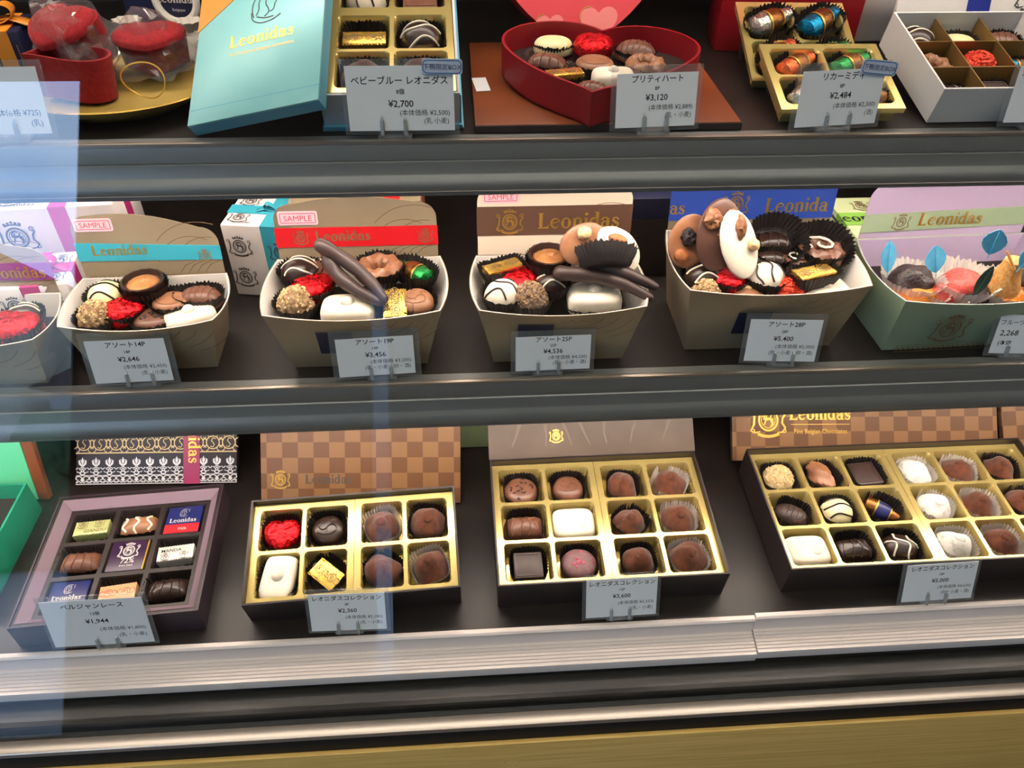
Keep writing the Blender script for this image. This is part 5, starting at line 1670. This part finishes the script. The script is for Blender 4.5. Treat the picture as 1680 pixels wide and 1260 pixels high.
# price cards on the middle shelf
price_stand(-.2799, .5080, ZM + .0032, 1.7, 78, .0635, .0415, card_lines('アソート14P', '14P', '¥2,646', '(本体価格 ¥2,450)', '(乳・小麦)', .95), 'price card reading 2,646 yen by the turquoise-band box', clips=(.42, .75), mg=.005)
price_stand(-.0757, .5070, ZM + .0032, 3, 80, .0648, .0385, card_lines('アソート19P', '19P', '¥3,456', '(本体価格 ¥3,200)', '(乳・小麦・卵・酒)', .95), 'price card reading 3,456 yen by the red-band box', clips=(.42, .68), mg=.005)
price_stand(.0757, .5065, ZM + .0032, .8, 79, .0650, .0350, card_lines('アソート25P', '25P', '¥4,536', '(本体価格 ¥4,200)', '(乳・小麦・酒)', .92), 'price card reading 4,536 yen by the brown-band box', clips=(.30, .58), mg=.004)
price_stand(.2786, .5085, ZM + .0032, -4, 78, .0630, .0425, card_lines('アソート28P', '28P', '¥5,400', '(本体価格 ¥5,000)', '(乳・小麦・卵・酒)', .95), 'price card reading 5,400 yen by the blue-band box', clips=(.42, .68), mg=.004)
price_stand(.505, .5085, ZM + .0032, -4, 78, .062, .040, [('フルーツ', .0055, -.30, .72, 'CENTER', .01), ('2,268', .0075, -.30, .45, 'CENTER', .01), ('(本体', .0055, -.32, .22, 'CENTER', .01)], 'price card by the fruit box cut off by the frame', clips=(.25, .55), mg=.004)

# ================================================================== UPPER SHELF
def tilted(x, y, hr, rot, tilt, h):
    """frame of a box whose front rim middle is at (x, y, ZT+hr)"""
    R_ = Matrix.Rotation(D(rot), 3, 'Z') @ Matrix.Rotation(D(tilt), 3, 'X')
    o = R_ @ Vector((0, 0, h))
    return frame(x - o.x, y - o.y, ZT + hr - o.z, D(rot), D(tilt))

# --- baby-blue box with two gold trays and its lid propped against it
hb_ = .030
MBB = tilted(-.0485, .5645, .0306, .97, 19, hb_)
t = thing('chocolate_box', 'pale blue box with gold trays beside its slanting lid', 'box', MBB)
w, d = .1045, .196
open_carton('carton', w - .003, d - .002, hb_, 'carton_grey', t, .002)
mb = MB()
mb.box(-w / 2, w / 2, -.0035, -.0005, 0, .0035); mb.box(-w / 2 - .001, w / 2 + .001, -.0035, d, -.0004, .0012)
mb.build('blue_foot', 'baby_blue_edge', t, False)
MB().box(w / 2 - .0014, w / 2 - .0006, -.001, d - .002, .0012, hb_ - .001).build('blue_side', 'baby_blue_edge', t, False)
MB().box(-w / 2 + .0006, -w / 2 + .0014, -.001, d - .002, .0012, hb_ - .001).build('blue_side', 'baby_blue', t, False)
riser(MBB, w * .8, d, D(19), 'black wedge under the pale blue box')
me, cc = tray_mesh(w - .010, .0935, .020, 2, 2, border=.005, rib=.003, r=.004)
GB = 'chocolates in the pale blue box'
for k, yc in enumerate((.0495, .1455)):
    zr = hb_ - .002 + (.002 if k == 0 else 0)
    tag(link('gold_tray', me, None, MBB @ T(.001, yc, zr)), ('gold plastic tray nearer the glass in the pale blue box', 'gold plastic tray farther back in the pale blue box')[k], 'tray', 'gold plastic trays')
    for (i, j), (cx, cy) in cc.items():
        cell = (cx + .001, yc + cy, zr - .0198)
        kind, lab, kw = {(0, 0, 0): ('truffle', 'cocoa truffle behind the price card in the pale blue box', {}), (0, 1, 0): ('truffle', 'other cocoa truffle behind the card in the pale blue box', {}),
                         (0, 0, 1): ('goldbar', 'gold foil bar lettered GIAN in the pale blue box', {}), (0, 1, 1): ('striped_dark', 'grey-brown dome with raised lines in the pale blue box', {'v': 2}),
                         (1, 0, 0): ('striped_white', 'white chocolate with dark bands in the pale blue box', {'v': 1}), (1, 1, 0): ('square_milk', 'square chocolate beside the white one in the pale blue box', {}),
                         (1, 0, 1): ('truffle', 'hindmost truffle in the pale blue box', {}), (1, 1, 1): ('oval', 'hindmost oval in the pale blue box', {})}[(k, i, j)]
        choc(kind, MBB, *cell, lab, group=GB, cr=.0172, s=1.0, cuph=.016, ce=3.2, flare=1.08, **kw)
MLd = frame(-.1973, .5608, ZT + .009, -.5676, .6042, .453)
t = thing('box_lid', 'pale blue box lid with gold lettering resting on one corner', 'lid', MLd)
lw, lh = .106, .155
MB().bbox(0, lw, 0, lh, -.0005, .0015, .0006).build('top_face', 'baby_blue', t)
q = MB(); q.box(0, lw, .0, .0015, -.010, 0); q.box(0, .0015, .0015, lh, -.010, 0); q.box(lw - .0015, lw, .0015, lh, -.010, 0); q.box(0, lw, lh - .0015, lh, -.010, 0)
q.build('side_rim', 'baby_blue_edge', t, False)
MB().box(.0, lw, .0125, .0130, .0013, .0016).build('crease', 'baby_blue_edge', t, False)
word('Leonidas', .0072, t, .056, .062, .0017, 'gold_trim', 'gold_lettering'); text('The Preferred Belgian Chocolates', .0040, t, .056, .0545, .0017, 'gold_trim', name='gold_lettering', sx=1.0)
helmet(t, .060, .092, .0017, .030, 'ink_soft')
ra, rb_ = at(331, 53, MLd, .0018), at(392, -8, MLd, .0018)
MB().prism([(-.0008, ra.y), (rb_.x, rb_.y), (rb_.x, lh + .0006), (-.0008, lh + .0006)], .0014, .0019).build('orange_ribbon', 'ribbon_orange', t, False)

# --- heart box on its board
bx = thing('base_board', 'flat brown board under the red heart box', 'board', frame(.116, .5655, ZT + .0003))
MB().bbox(-.103, .103, 0, .19, 0, .006, .0008).build('slab', 'board_brown', bx)
MB().box(-.1034, .1034, -.0008, .0, .0, .0052).build('dark_edge', 'carton_dark', bx, False)
tag(MB().box(-.006, .006, 0, .03, 0, .0004).build('paper_slip', 'card_white', None, False, frame(.022, .632, ZT + .0066, D(6))), 'small white paper slip on the brown board', 'paper')
def heart(wd, n=64, k=1.0, round_=.0):
    pts = []
    for i in range(n):
        a = 2 * PI * i / n
        x = 16 * math.sin(a) ** 3
        y = 13 * math.cos(a) - 5 * math.cos(2 * a) - 2 * math.cos(3 * a) - math.cos(4 * a)
        pts.append((x * wd / 32, (y + 17) * wd / 32 * k))
    # soften the point
    for _ in range(6):
        pts = [((pts[i - 1][0] + 2 * pts[i][0] + pts[(i + 1) % n][0]) / 4, (pts[i - 1][1] + 2 * pts[i][1] + pts[(i + 1) % n][1]) / 4) for i in range(n)]
    return pts
def ring_wall(outer, inner, z0, z1):
    n = len(outer); mb = MB()
    vs = [(*p, z0) for p in outer] + [(*p, z1) for p in outer] + [(*p, z1) for p in inner] + [(*p, z0) for p in inner]
    fs = []
    for i in range(n):
        j = (i + 1) % n
        for r in range(4):
            fs.append((r * n + i, r * n + j, ((r + 1) % 4) * n + j, ((r + 1) % 4) * n + i))
    return mb.add(vs, fs)
HW = .168
MH = frame(.0990, .5575, ZT + .0068, D(-12), D(3.5))
t = thing('chocolate_box', 'red heart-shaped chocolate box standing on the brown board', 'box', MH)
O_ = heart(HW, 72, .90)
O_ = [(x * .66 + .34 * HW * .5 * math.cos(math.atan2(y - HW * .44, x)), y * .66 + .34 * (HW * .44 + HW * .46 * math.sin(math.atan2(y - HW * .44, x)))) for x, y in O_]
def inset(P, e, cy):
    n = len(P); R_ = []
    for i in range(n):
        a = Vector(P[i - 1]); b = Vector(P[(i + 1) % n]); dv = (b - a).normalized(); R_.append((P[i][0] + dv.y * -e, P[i][1] + dv.x * e))
    return R_
area = sum(O_[i][0] * O_[(i + 1) % 72][1] - O_[(i + 1) % 72][0] * O_[i][1] for i in range(72))
I_ = inset(O_, .0022 if area > 0 else -.0022, 0)
hh = .027
ring_wall(O_, I_, 0, hh).build('side_wall', 'carton_red', t)
MB().prism(O_ if area > 0 else O_[::-1], 0, .0015).build('bottom', 'carton_red', t, False)
# clear-black moulded tray with fine radial ribs
I2 = inset(O_, .0026 if area > 0 else -.0026, 0)
pl = MB().poly([(p[0], p[1]) for p in (I2 if area > 0 else I2[::-1])], None, hh - .019)
pl.build('tray', 'carton_dark', t, False)
rbx = MB()
HC = {}
heart_items = [(897, 62, 'oval_white', 'low white dome in the heart box', dict(spin=5)), (973, 68, 'redheart', 'red foil heart in the heart box', dict(s=1.0)), (1053, 75, 'oval', 'dark ridged oval in the heart box', dict(spin=-10)),
               (883, 100, 'log', 'milk log at the edge of the heart box', dict(spin=-5, s=.9)), (975, 103, 'disc_milk', 'flat milk disc in the middle of the heart box', dict(s=1.0, v=1)), (1072, 105, 'swirl', 'milk chocolate crest near the card in the heart box', dict(s=.95)),
               (917, 127, 'goldbar', 'gold wrapped bar in the heart box', dict(spin=22, s=.95)), (1010, 130, 'manon', 'white block behind the price card in the heart box', dict(s=.8, spin=10)), (968, 150, 'oval', 'milk oval near the tip of the heart box', dict(spin=-10, s=.75))]
for a, b, kind, lab, kw in heart_items:
    p = at(a, b, MH, hh - .008)
    cyh = HW * .45
    p.x, p.y = p.x * .86, cyh + (p.y - cyh) * .80
    kw['s'] = kw.get('s', 1.0) * .9
    choc(kind, MH, p.x, p.y, hh - .0186, lab, group='chocolates in the heart box', cuph=.0115, flare=1.12, cr=.0155, **kw)
    HC[(p.x, p.y)] = 1
    for k in range(44):
        an = 2 * PI * k / 44
        r0, r1 = .0205, .0245
        rbx.ribbon([(p.x + r0 * math.cos(an), p.y + r0 * .9 * math.sin(an)), (p.x + r1 * math.cos(an), p.y + r1 * .9 * math.sin(an))], .0009)
def inside(P, q):
    c = False; n = len(P)
    for i in range(n):
        (x1, y1), (x2, y2) = P[i - 1], P[i]
        if (y1 > q[1]) != (y2 > q[1]) and q[0] < (x2 - x1) * (q[1] - y1) / (y2 - y1) + x1: c = not c
    return c
keep = []
for f in rbx.f:
    m_ = [sum(rbx.v[i][k] for i in f) / 4 for k in (0, 1)]
    if inside(I2, m_) and all(math.hypot(m_[0] - q[0], (m_[1] - q[1]) / .9) > .0198 for q in HC): keep.append(f)
rbx.f = keep
o = rbx.build('tray_ribs', 'foil_silver', t, False, T(0, 0, hh - .0184)); o['kind'] = 'stuff'
# heart lid standing behind
MHL = frame(.112, .712, ZT + .0075, D(2), D(66))
t = thing('box_lid', 'red heart lid printed with pink hearts standing behind the heart box', 'lid', MHL)
P = [(x * .98, y * .98) for x, y in O_]
MB().prism(P if area > 0 else P[::-1], 0, .002).build('top_face', 'heart_salmon', t, False)
ring_wall(P, inset(P, .002 if area > 0 else -.002, 0), -.018, 0).build('side_rim', 'carton_red', t)
for k, (x, y, s, m) in enumerate(((-.027, .012, .027, 'heart_pink'), (.017, .009, .038, 'heart_pink'), (.050, .045, .03, 'heart_pink'), (-.05, .060, .03, 'heart_pink'), (.0, .075, .04, 'heart_pink'))):
    Q = [(a + x, b + y) for a, b in heart(s, 40, .95)]
    MB().poly(Q if area > 0 else Q[::-1], None, .0022 + .0001 * k).build('heart_print', m, t, False)
    MB().ribbon(Q[20:36], .0006, None, .0028).build('gold_outline', 'gold_trim', t, False)

# --- the two liqueur trays
def gold_stand(x, y, hr, rot, tilt, w, d, depth, label, items, grp):
    M = tilted(x, y, hr, rot, tilt, 0)
    me, cc = tray_mesh(w, d, depth, 2, 2, border=.0058, rib=.0024, r=.0055, skirt=.0045)
    t = thing('gold_tray', label, 'tray', M, 'gold liqueur trays')
    link('moulded_tray', me, t, T(0, d / 2, 0))
    # outer walls of the tray
    q = MB()
    for (x0, x1, y0, y1) in ((-w / 2 + .004, w / 2 - .004, .004, .0048), (-w / 2 + .004, -w / 2 + .0048, .0048, d - .004), (w / 2 - .0048, w / 2 - .004, .0048, d - .004), (-w / 2 + .004, w / 2 - .004, d - .0048, d - .004)):
        q.box(x0, x1, y0, y1, -depth - .0006, -.0008)
    q.build('outer_wall', 'gold_plastic', t, False)
    for (i, j), (cx, cy) in cc.items():
        kind, lab, kw = items[(i, j)]
        choc(kind, M, cx, d / 2 + cy, -depth + .0004, lab, group=grp, cr=.0165, cuph=.0125, flare=1.15, **kw)
    # support at the back
    bk = M @ Vector((0, d * .8, -depth - .001))
    tag(MB().bbox(-w * .35, w * .35, 0, .012, 0, max(.004, bk.z - ZT - .002), .0008).build('tray_support', 'wedge_black', None, True, T(x, bk.y, ZT + .0003)), 'black block propping up the ' + label, 'support')
    return M
gl = 'liqueur chocolates in the gold trays'
gold_stand(.2975, .5655, .0155, -.4, 17.5, .0985, .0795, .0145, 'front gold tray of foil liqueur chocolates', {
    (0, 1): ('bottle', 'orange foil liqueur chocolate in the front gold tray', dict(v=3, spin=35)), (1, 1): ('bottle', 'green foil liqueur chocolate in the front gold tray', dict(v=0, spin=30)),
    (0, 0): ('bottle', 'silver foil liqueur chocolate in the front gold tray', dict(v=2, spin=40)), (1, 0): ('bottle', 'bronze foil liqueur chocolate in the front gold tray', dict(v=4, spin=140))}, gl)
gold_stand(.2970, .6360, .0110, -2.5, 22, .0970, .0985, .0105, 'rear gold tray of foil liqueur chocolates', {
    (0, 1): ('bottle', 'silver foil liqueur chocolate in the rear gold tray', dict(v=2, spin=30, s=1.15)), (1, 1): ('bottle', 'blue foil liqueur chocolate in the rear gold tray', dict(v=1, spin=38, s=1.15)),
    (0, 0): ('bottle', 'orange foil liqueur chocolate in the rear gold tray', dict(v=3, spin=50, s=1.15)), (1, 0): ('bottle', 'green foil liqueur chocolate in the rear gold tray', dict(v=0, spin=40, s=1.15))}, gl)
p = at(1172, 88, FT)
t = thing('gift_carton', 'upright red box behind the gold liqueur trays', 'box', frame(p.x + .065, p.y, ZT + .0003, D(-6)))
MB().bbox(-.065, .065, 0, .05, 0, .11, .0012).build('body', 'carton_red', t)
MB().bbox(-.0656, .0656, -.0006, .0506, .075, .1106, .001).build('lid_rim', 'ribbon_red', t)
p = at(1395, 80, FT)
t = thing('gift_carton', 'upright white box behind the gold trays', 'box', frame(p.x + .035, p.y + .02, ZT + .0003))
MB().bbox(-.04, .035, 0, .03, 0, .10, .001).build('body', 'carton_white', t)
MB().bbox(-.0405, .0355, -.0005, .0305, .07, .1004, .0008).build('lid_rim', 'carton_white', t)

# --- white box with dividers
hw_ = .030
MW = tilted(.4300, .5660, .0300, .7, 13.4, hw_)
t = thing('chocolate_box', 'white box with nine compartments next to the gold trays', 'box', MW)
w, d = .1160, .1090
open_carton('carton', w, d, hw_, 'carton_white', t, .0016)
riser(MW, w * .8, d, D(13.4), 'black wedge under the white divided box')
for k in (1, 2):
    MB().box(-w / 2 + .0018, w / 2 - .0018, d * k / 3 - .0005, d * k / 3 + .0005, .0014, hw_ - .005).build('divider', 'divider_gold', t, False)
    MB().box(-w / 2 + w * k / 3 - .0005, -w / 2 + w * k / 3 + .0005, .0018, d - .0018, .0014, hw_ - .0045).build('divider', 'divider_gold', t, False)
gw = 'chocolates in the white divided box'
its = {(0, 2): ('striped_dark', 'dark lined dome'), (1, 2): ('oval_white', 'white oval'), (2, 2): ('oval', 'milk oval'), (0, 1): ('swirl', 'ridged dark swirl'), (1, 1): ('rose', 'red foil rose'),
       (2, 1): ('bottle', 'blue foil liqueur chocolate'), (0, 0): ('log_dark', 'dark log'), (1, 0): ('square', 'dark square'), (2, 0): ('oval_dark', 'dark oval')}
for (i, j), (kind, lab) in its.items():
    choc(kind, MW, -w / 2 + w * (i + .5) / 3, d * (j + .5) / 3, .0016, lab + ' in the white divided box', group=gw, s=.86 if 'log' in kind or 'bottle' in kind else .95, cr=.0142, flare=1.1, v=(1 if kind == 'bottle' else None))
MWL = frame(.515, .700, ZT + .008, 0, D(72))
t = thing('box_lid', 'white lid with navy ribbon and printed crest behind the divided box', 'lid', MWL)
MB().bbox(-.12, .09, 0, .09, -.006, 0, .0008).build('panel', 'carton_white', t)
MB().box(-.055, -.034, -.0004, .0904, .0002, .001).build('ribbon', 'ribbon_navy', t, False)
crest(t, .005, .052, .0004, .028, 'ink_soft')
MB().box(.045, .055, -.0004, .0904, .0002, .001).build('ribbon', 'ribbon_navy', t, False)

# --- gold dish with felt hearts in cellophane
dc = Vector((-.272, .632))
t = thing('gold_dish', 'oval gold dish under the red felt heart baskets', 'dish', T(dc.x, dc.y, ZT + .0003) @ Matrix.Diagonal((1.28, 1, 1, 1)))
MB().lathe([(.0002, .006), (.042, .0065), (.055, .010), (.0615, .0150), (.062, .0158), (.0612, .0158), (.054, .0088), (.040, .0), (.0002, 0)], 56).build('bowl', 'gold_dish', t)
MB().lathe([(.0605, .0156), (.0622, .0166), (.063, .0158), (.0616, .0148)], 56).build('rim', 'gold_trim', t)
def felt_basket(px, py, z, s, rot, tilt, h, label, lidded=False, foil=True):
    p = at(px, py, FT, z)
    M = T(p.x, p.y, ZT + z) @ RZ(rot) @ RX(tilt)
    t = thing('felt_heart_basket', label, 'basket', M, 'red felt heart baskets')
    O2 = [(x, y - s * .42) for x, y in heart(s, 56, .92)]
    flare = [(x * 1.10, y * 1.10) for x, y in O2]
    n = len(O2)
    I2_ = [(x * .93, y * .93) for x, y in flare]
    I3_ = [(x * .93, y * .93) for x, y in O2]
    vs = [(*q, 0) for q in O2] + [(*q, h) for q in flare] + [(*q, h) for q in I2_] + [(*q, .002) for q in I3_]
    fs = []
    for i in range(n):
        j = (i + 1) % n
        for r in range(3): fs.append((r * n + i, r * n + j, (r + 1) * n + j, (r + 1) * n + i))
    MB().add(vs, fs).build('felt_wall', 'felt_red', t)
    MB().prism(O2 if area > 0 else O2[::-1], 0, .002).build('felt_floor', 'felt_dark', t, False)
    if lidded:
        MB().dome(s * .52, s * .50, .008, p=3.2, M=T(0, 0, h - .001), edge=lambda a: heart_edge(a) * .98).build('felt_top', 'felt_red', t)
    else:
        st = MB()
        st.tube([(s * .55 * math.cos(a), s * .1, h + s * .30 * math.sin(a)) for a in [PI * i / 14 for i in range(15)]], .0010, 6) if 0 else None
    return t, M
tb, Mb = felt_basket(128, 150, .010, .068, -62, -3, .032, 'open red felt heart basket at the front of the gold dish')
for k, (x, y, sp) in enumerate(((.0, .012, 10), (.012, .006, 60))):
    choc('redheart', Mb, x, y, .0035, ('red foil chocolate inside the open felt basket', 'second red foil chocolate inside the open felt basket')[k], spin=sp, s=.8, cup=None, group='chocolates in the felt basket')
tb2, Mb2 = felt_basket(142, 100, .022, .050, -20, 22, .034, 'lidded red felt heart leaning at the back of the gold dish', True)
tb3, Mb3 = felt_basket(258, 108, .016, .054, 12, 2, .024, 'lidded red felt heart in clear film beside the blue lid', True)
def film(M, sx, sy, h, label, sd):
    mb = MB().dome(sx, sy, h, e=2.4, p=1.5, rings=10, seg=26, amp=.014, ns=55, sd=sd)
    o = mb.build('cellophane_bag', 'cellophane', None, False, M)
    return tag(o, label, 'bag', 'clear cellophane bags')
film(Mb2 @ T(0, 0, -.002), .036, .033, .062, 'crumpled clear film around the leaning felt heart', 1.0)
film(Mb3 @ T(0, 0, -.001), .036, .033, .044, 'crumpled clear film around the felt heart beside the blue lid', 4.0)
p = at(240, 148, FT, .018)
tag(MB().tube([(.016 * math.cos(a), .003 * math.sin(2 * a), .0145 + .0135 * math.sin(a)) for a in [2 * PI * i / 28 for i in range(28)] + [0]], .0006, 6).build('wire_tie', 'gold_trim', None, True, T(p.x, p.y, ZT + .011)), 'loop of thin gold wire lying on the gold dish', 'wire')
# navy box with orange bow
p = at(42, 152, FT)
t = thing('gift_carton', 'navy box with gold stripes and orange ribbon beside the gold dish', 'box', frame(p.x - .028, p.y + .02, ZT + .0003, D(8)))
MB().bbox(-.028, .028, 0, .05, 0, .040, .001).build('body', 'navy_card', t)
q = MB()
for k in range(12): q.box(-.026 + .0045 * k, -.0255 + .0045 * k, -.0004, 0, .004, .030)
q.build('gold_stripes', 'gold_trim', t, False)
MB().box(.008, .020, -.0007, .0507, 0, .0407).build('ribbon', 'ribbon_orange', t, False)
bow(t, -.004, .022, .041, .026, 'ribbon_orange')
# navy bag with white ring
p = at(287, 2, FT, .042)
t = thing('gift_bag', 'navy gift bag with round white rope label behind the felt hearts', 'bag', frame(p.x, p.y + .006, ZT + .0003, D(-6)))
MB().bbox(-.050, .034, 0, .035, 0, .10, .001).build('body', 'navy_card', t)
MB().tube([(.0185 * math.cos(a), -.003, .042 + .0185 * math.sin(a)) for a in [2 * PI * i / 32 for i in range(33)]], .0034, 8).build('rope_ring', 'rope_white', t)
word('Leonidas', .0050, t, 0, 0, 0, 'wrap_white', M=T(0, -.0012, .039) @ RX(90)); text('Belgique', .0035, t, 0, 0, 0, 'wrap_white', M=T(0, -.0012, .032) @ RX(90))
MB().box(-.006, .008, -.0072, -.0066, .004, .024).build('hang_tag', 'tulle', t, False)
for k, (a, b, z, s, lab) in enumerate(((205, 55, .03, .018, 'small cream tulle pouch behind the leaning felt heart'), (312, 72, .02, .017, 'small cream tulle pouch beside the blue lid'), (272, 62, .02, .013, 'small cream tulle pouch below the rope label'))):
    p = at(a, b, FT, z)
    t = thing('tulle_pouch', lab, 'pouch', T(p.x, p.y + .012, ZT + .0003))
    MB().dome(s, s * .8, s * 1.5, p=1.6, under=.004, amp=.005, ns=90, sd=k * 3).build('pouch', 'tulle', t)
    MB().lathe([(s * .15, s * 1.45), (s * .28, s * 1.6), (s * .65, s * 2.1)], 18, None, lambda i, q: 1 + (.12 if q % 2 else -.12) * (i > 0)).build('ruffle', 'tulle', t)

# price cards on the upper shelf
price_stand(-.3325, .5560, ZT + .0032, 2, 74, .0780, .0470, [('ハート', .0065, -.05, .80, 'CENTER', .01), ('1P', .004, -.05, .66, 'CENTER', .01), ('¥783', .0072, .02, .50, 'CENTER', .01), ('(本体価格 ¥725)', .0052, .45, .27, 'RIGHT', .01), ('(乳)', .0052, .45, .12, 'RIGHT', .01)], 'price card reading 783 yen in front of the gold dish', clips=(.5, .70))
price_stand(-.0408, .5545, ZT + .0032, -.3, 80, .0772, .0470, card_lines('ベビーブルー レオニダス', '8個', '¥2,700', '(本体価格 ¥2,500)', '(乳 小麦)', 1.0, 0, (.70, .555, .36, .235, .11)), 'price card reading 2,700 yen in front of the pale blue box', clips=(.31, .53), tagged=(.40, 1.03, -1))
price_stand(.1488, .5555, ZT + .0032, 3.9, 76, .0617, .0400, card_lines('プリティハート', '8P', '¥3,120', '(本体価格 ¥2,889)', '(乳・小麦)', .93), 'price card reading 3,120 yen in front of the heart box', clips=(.36, .64), mg=.004)
price_stand(.2880, .5540, ZT + .0032, 6, 80, .0660, .0420, card_lines('リカーミディ', '8P', '¥2,484', '(本体価格 ¥2,300)', '(酒)', .95), 'price card reading 2,484 yen in front of the gold liqueur trays', clips=(.38, .66), tagged=(.40, 1.06, -7), mg=.004)
price_stand(.4600, .5550, ZT + .0032, 0, 80, .0740, .0430, [('ホワイト', .0062, -.30, .78, 'CENTER', .01), ('¥2,592', .0070, -.20, .46, 'CENTER', .01), ('(本体', .0050, -.18, .29, 'CENTER', .01)], 'price card cut off by the frame at the white divided box', clips=(.30, .62))

flush_text()
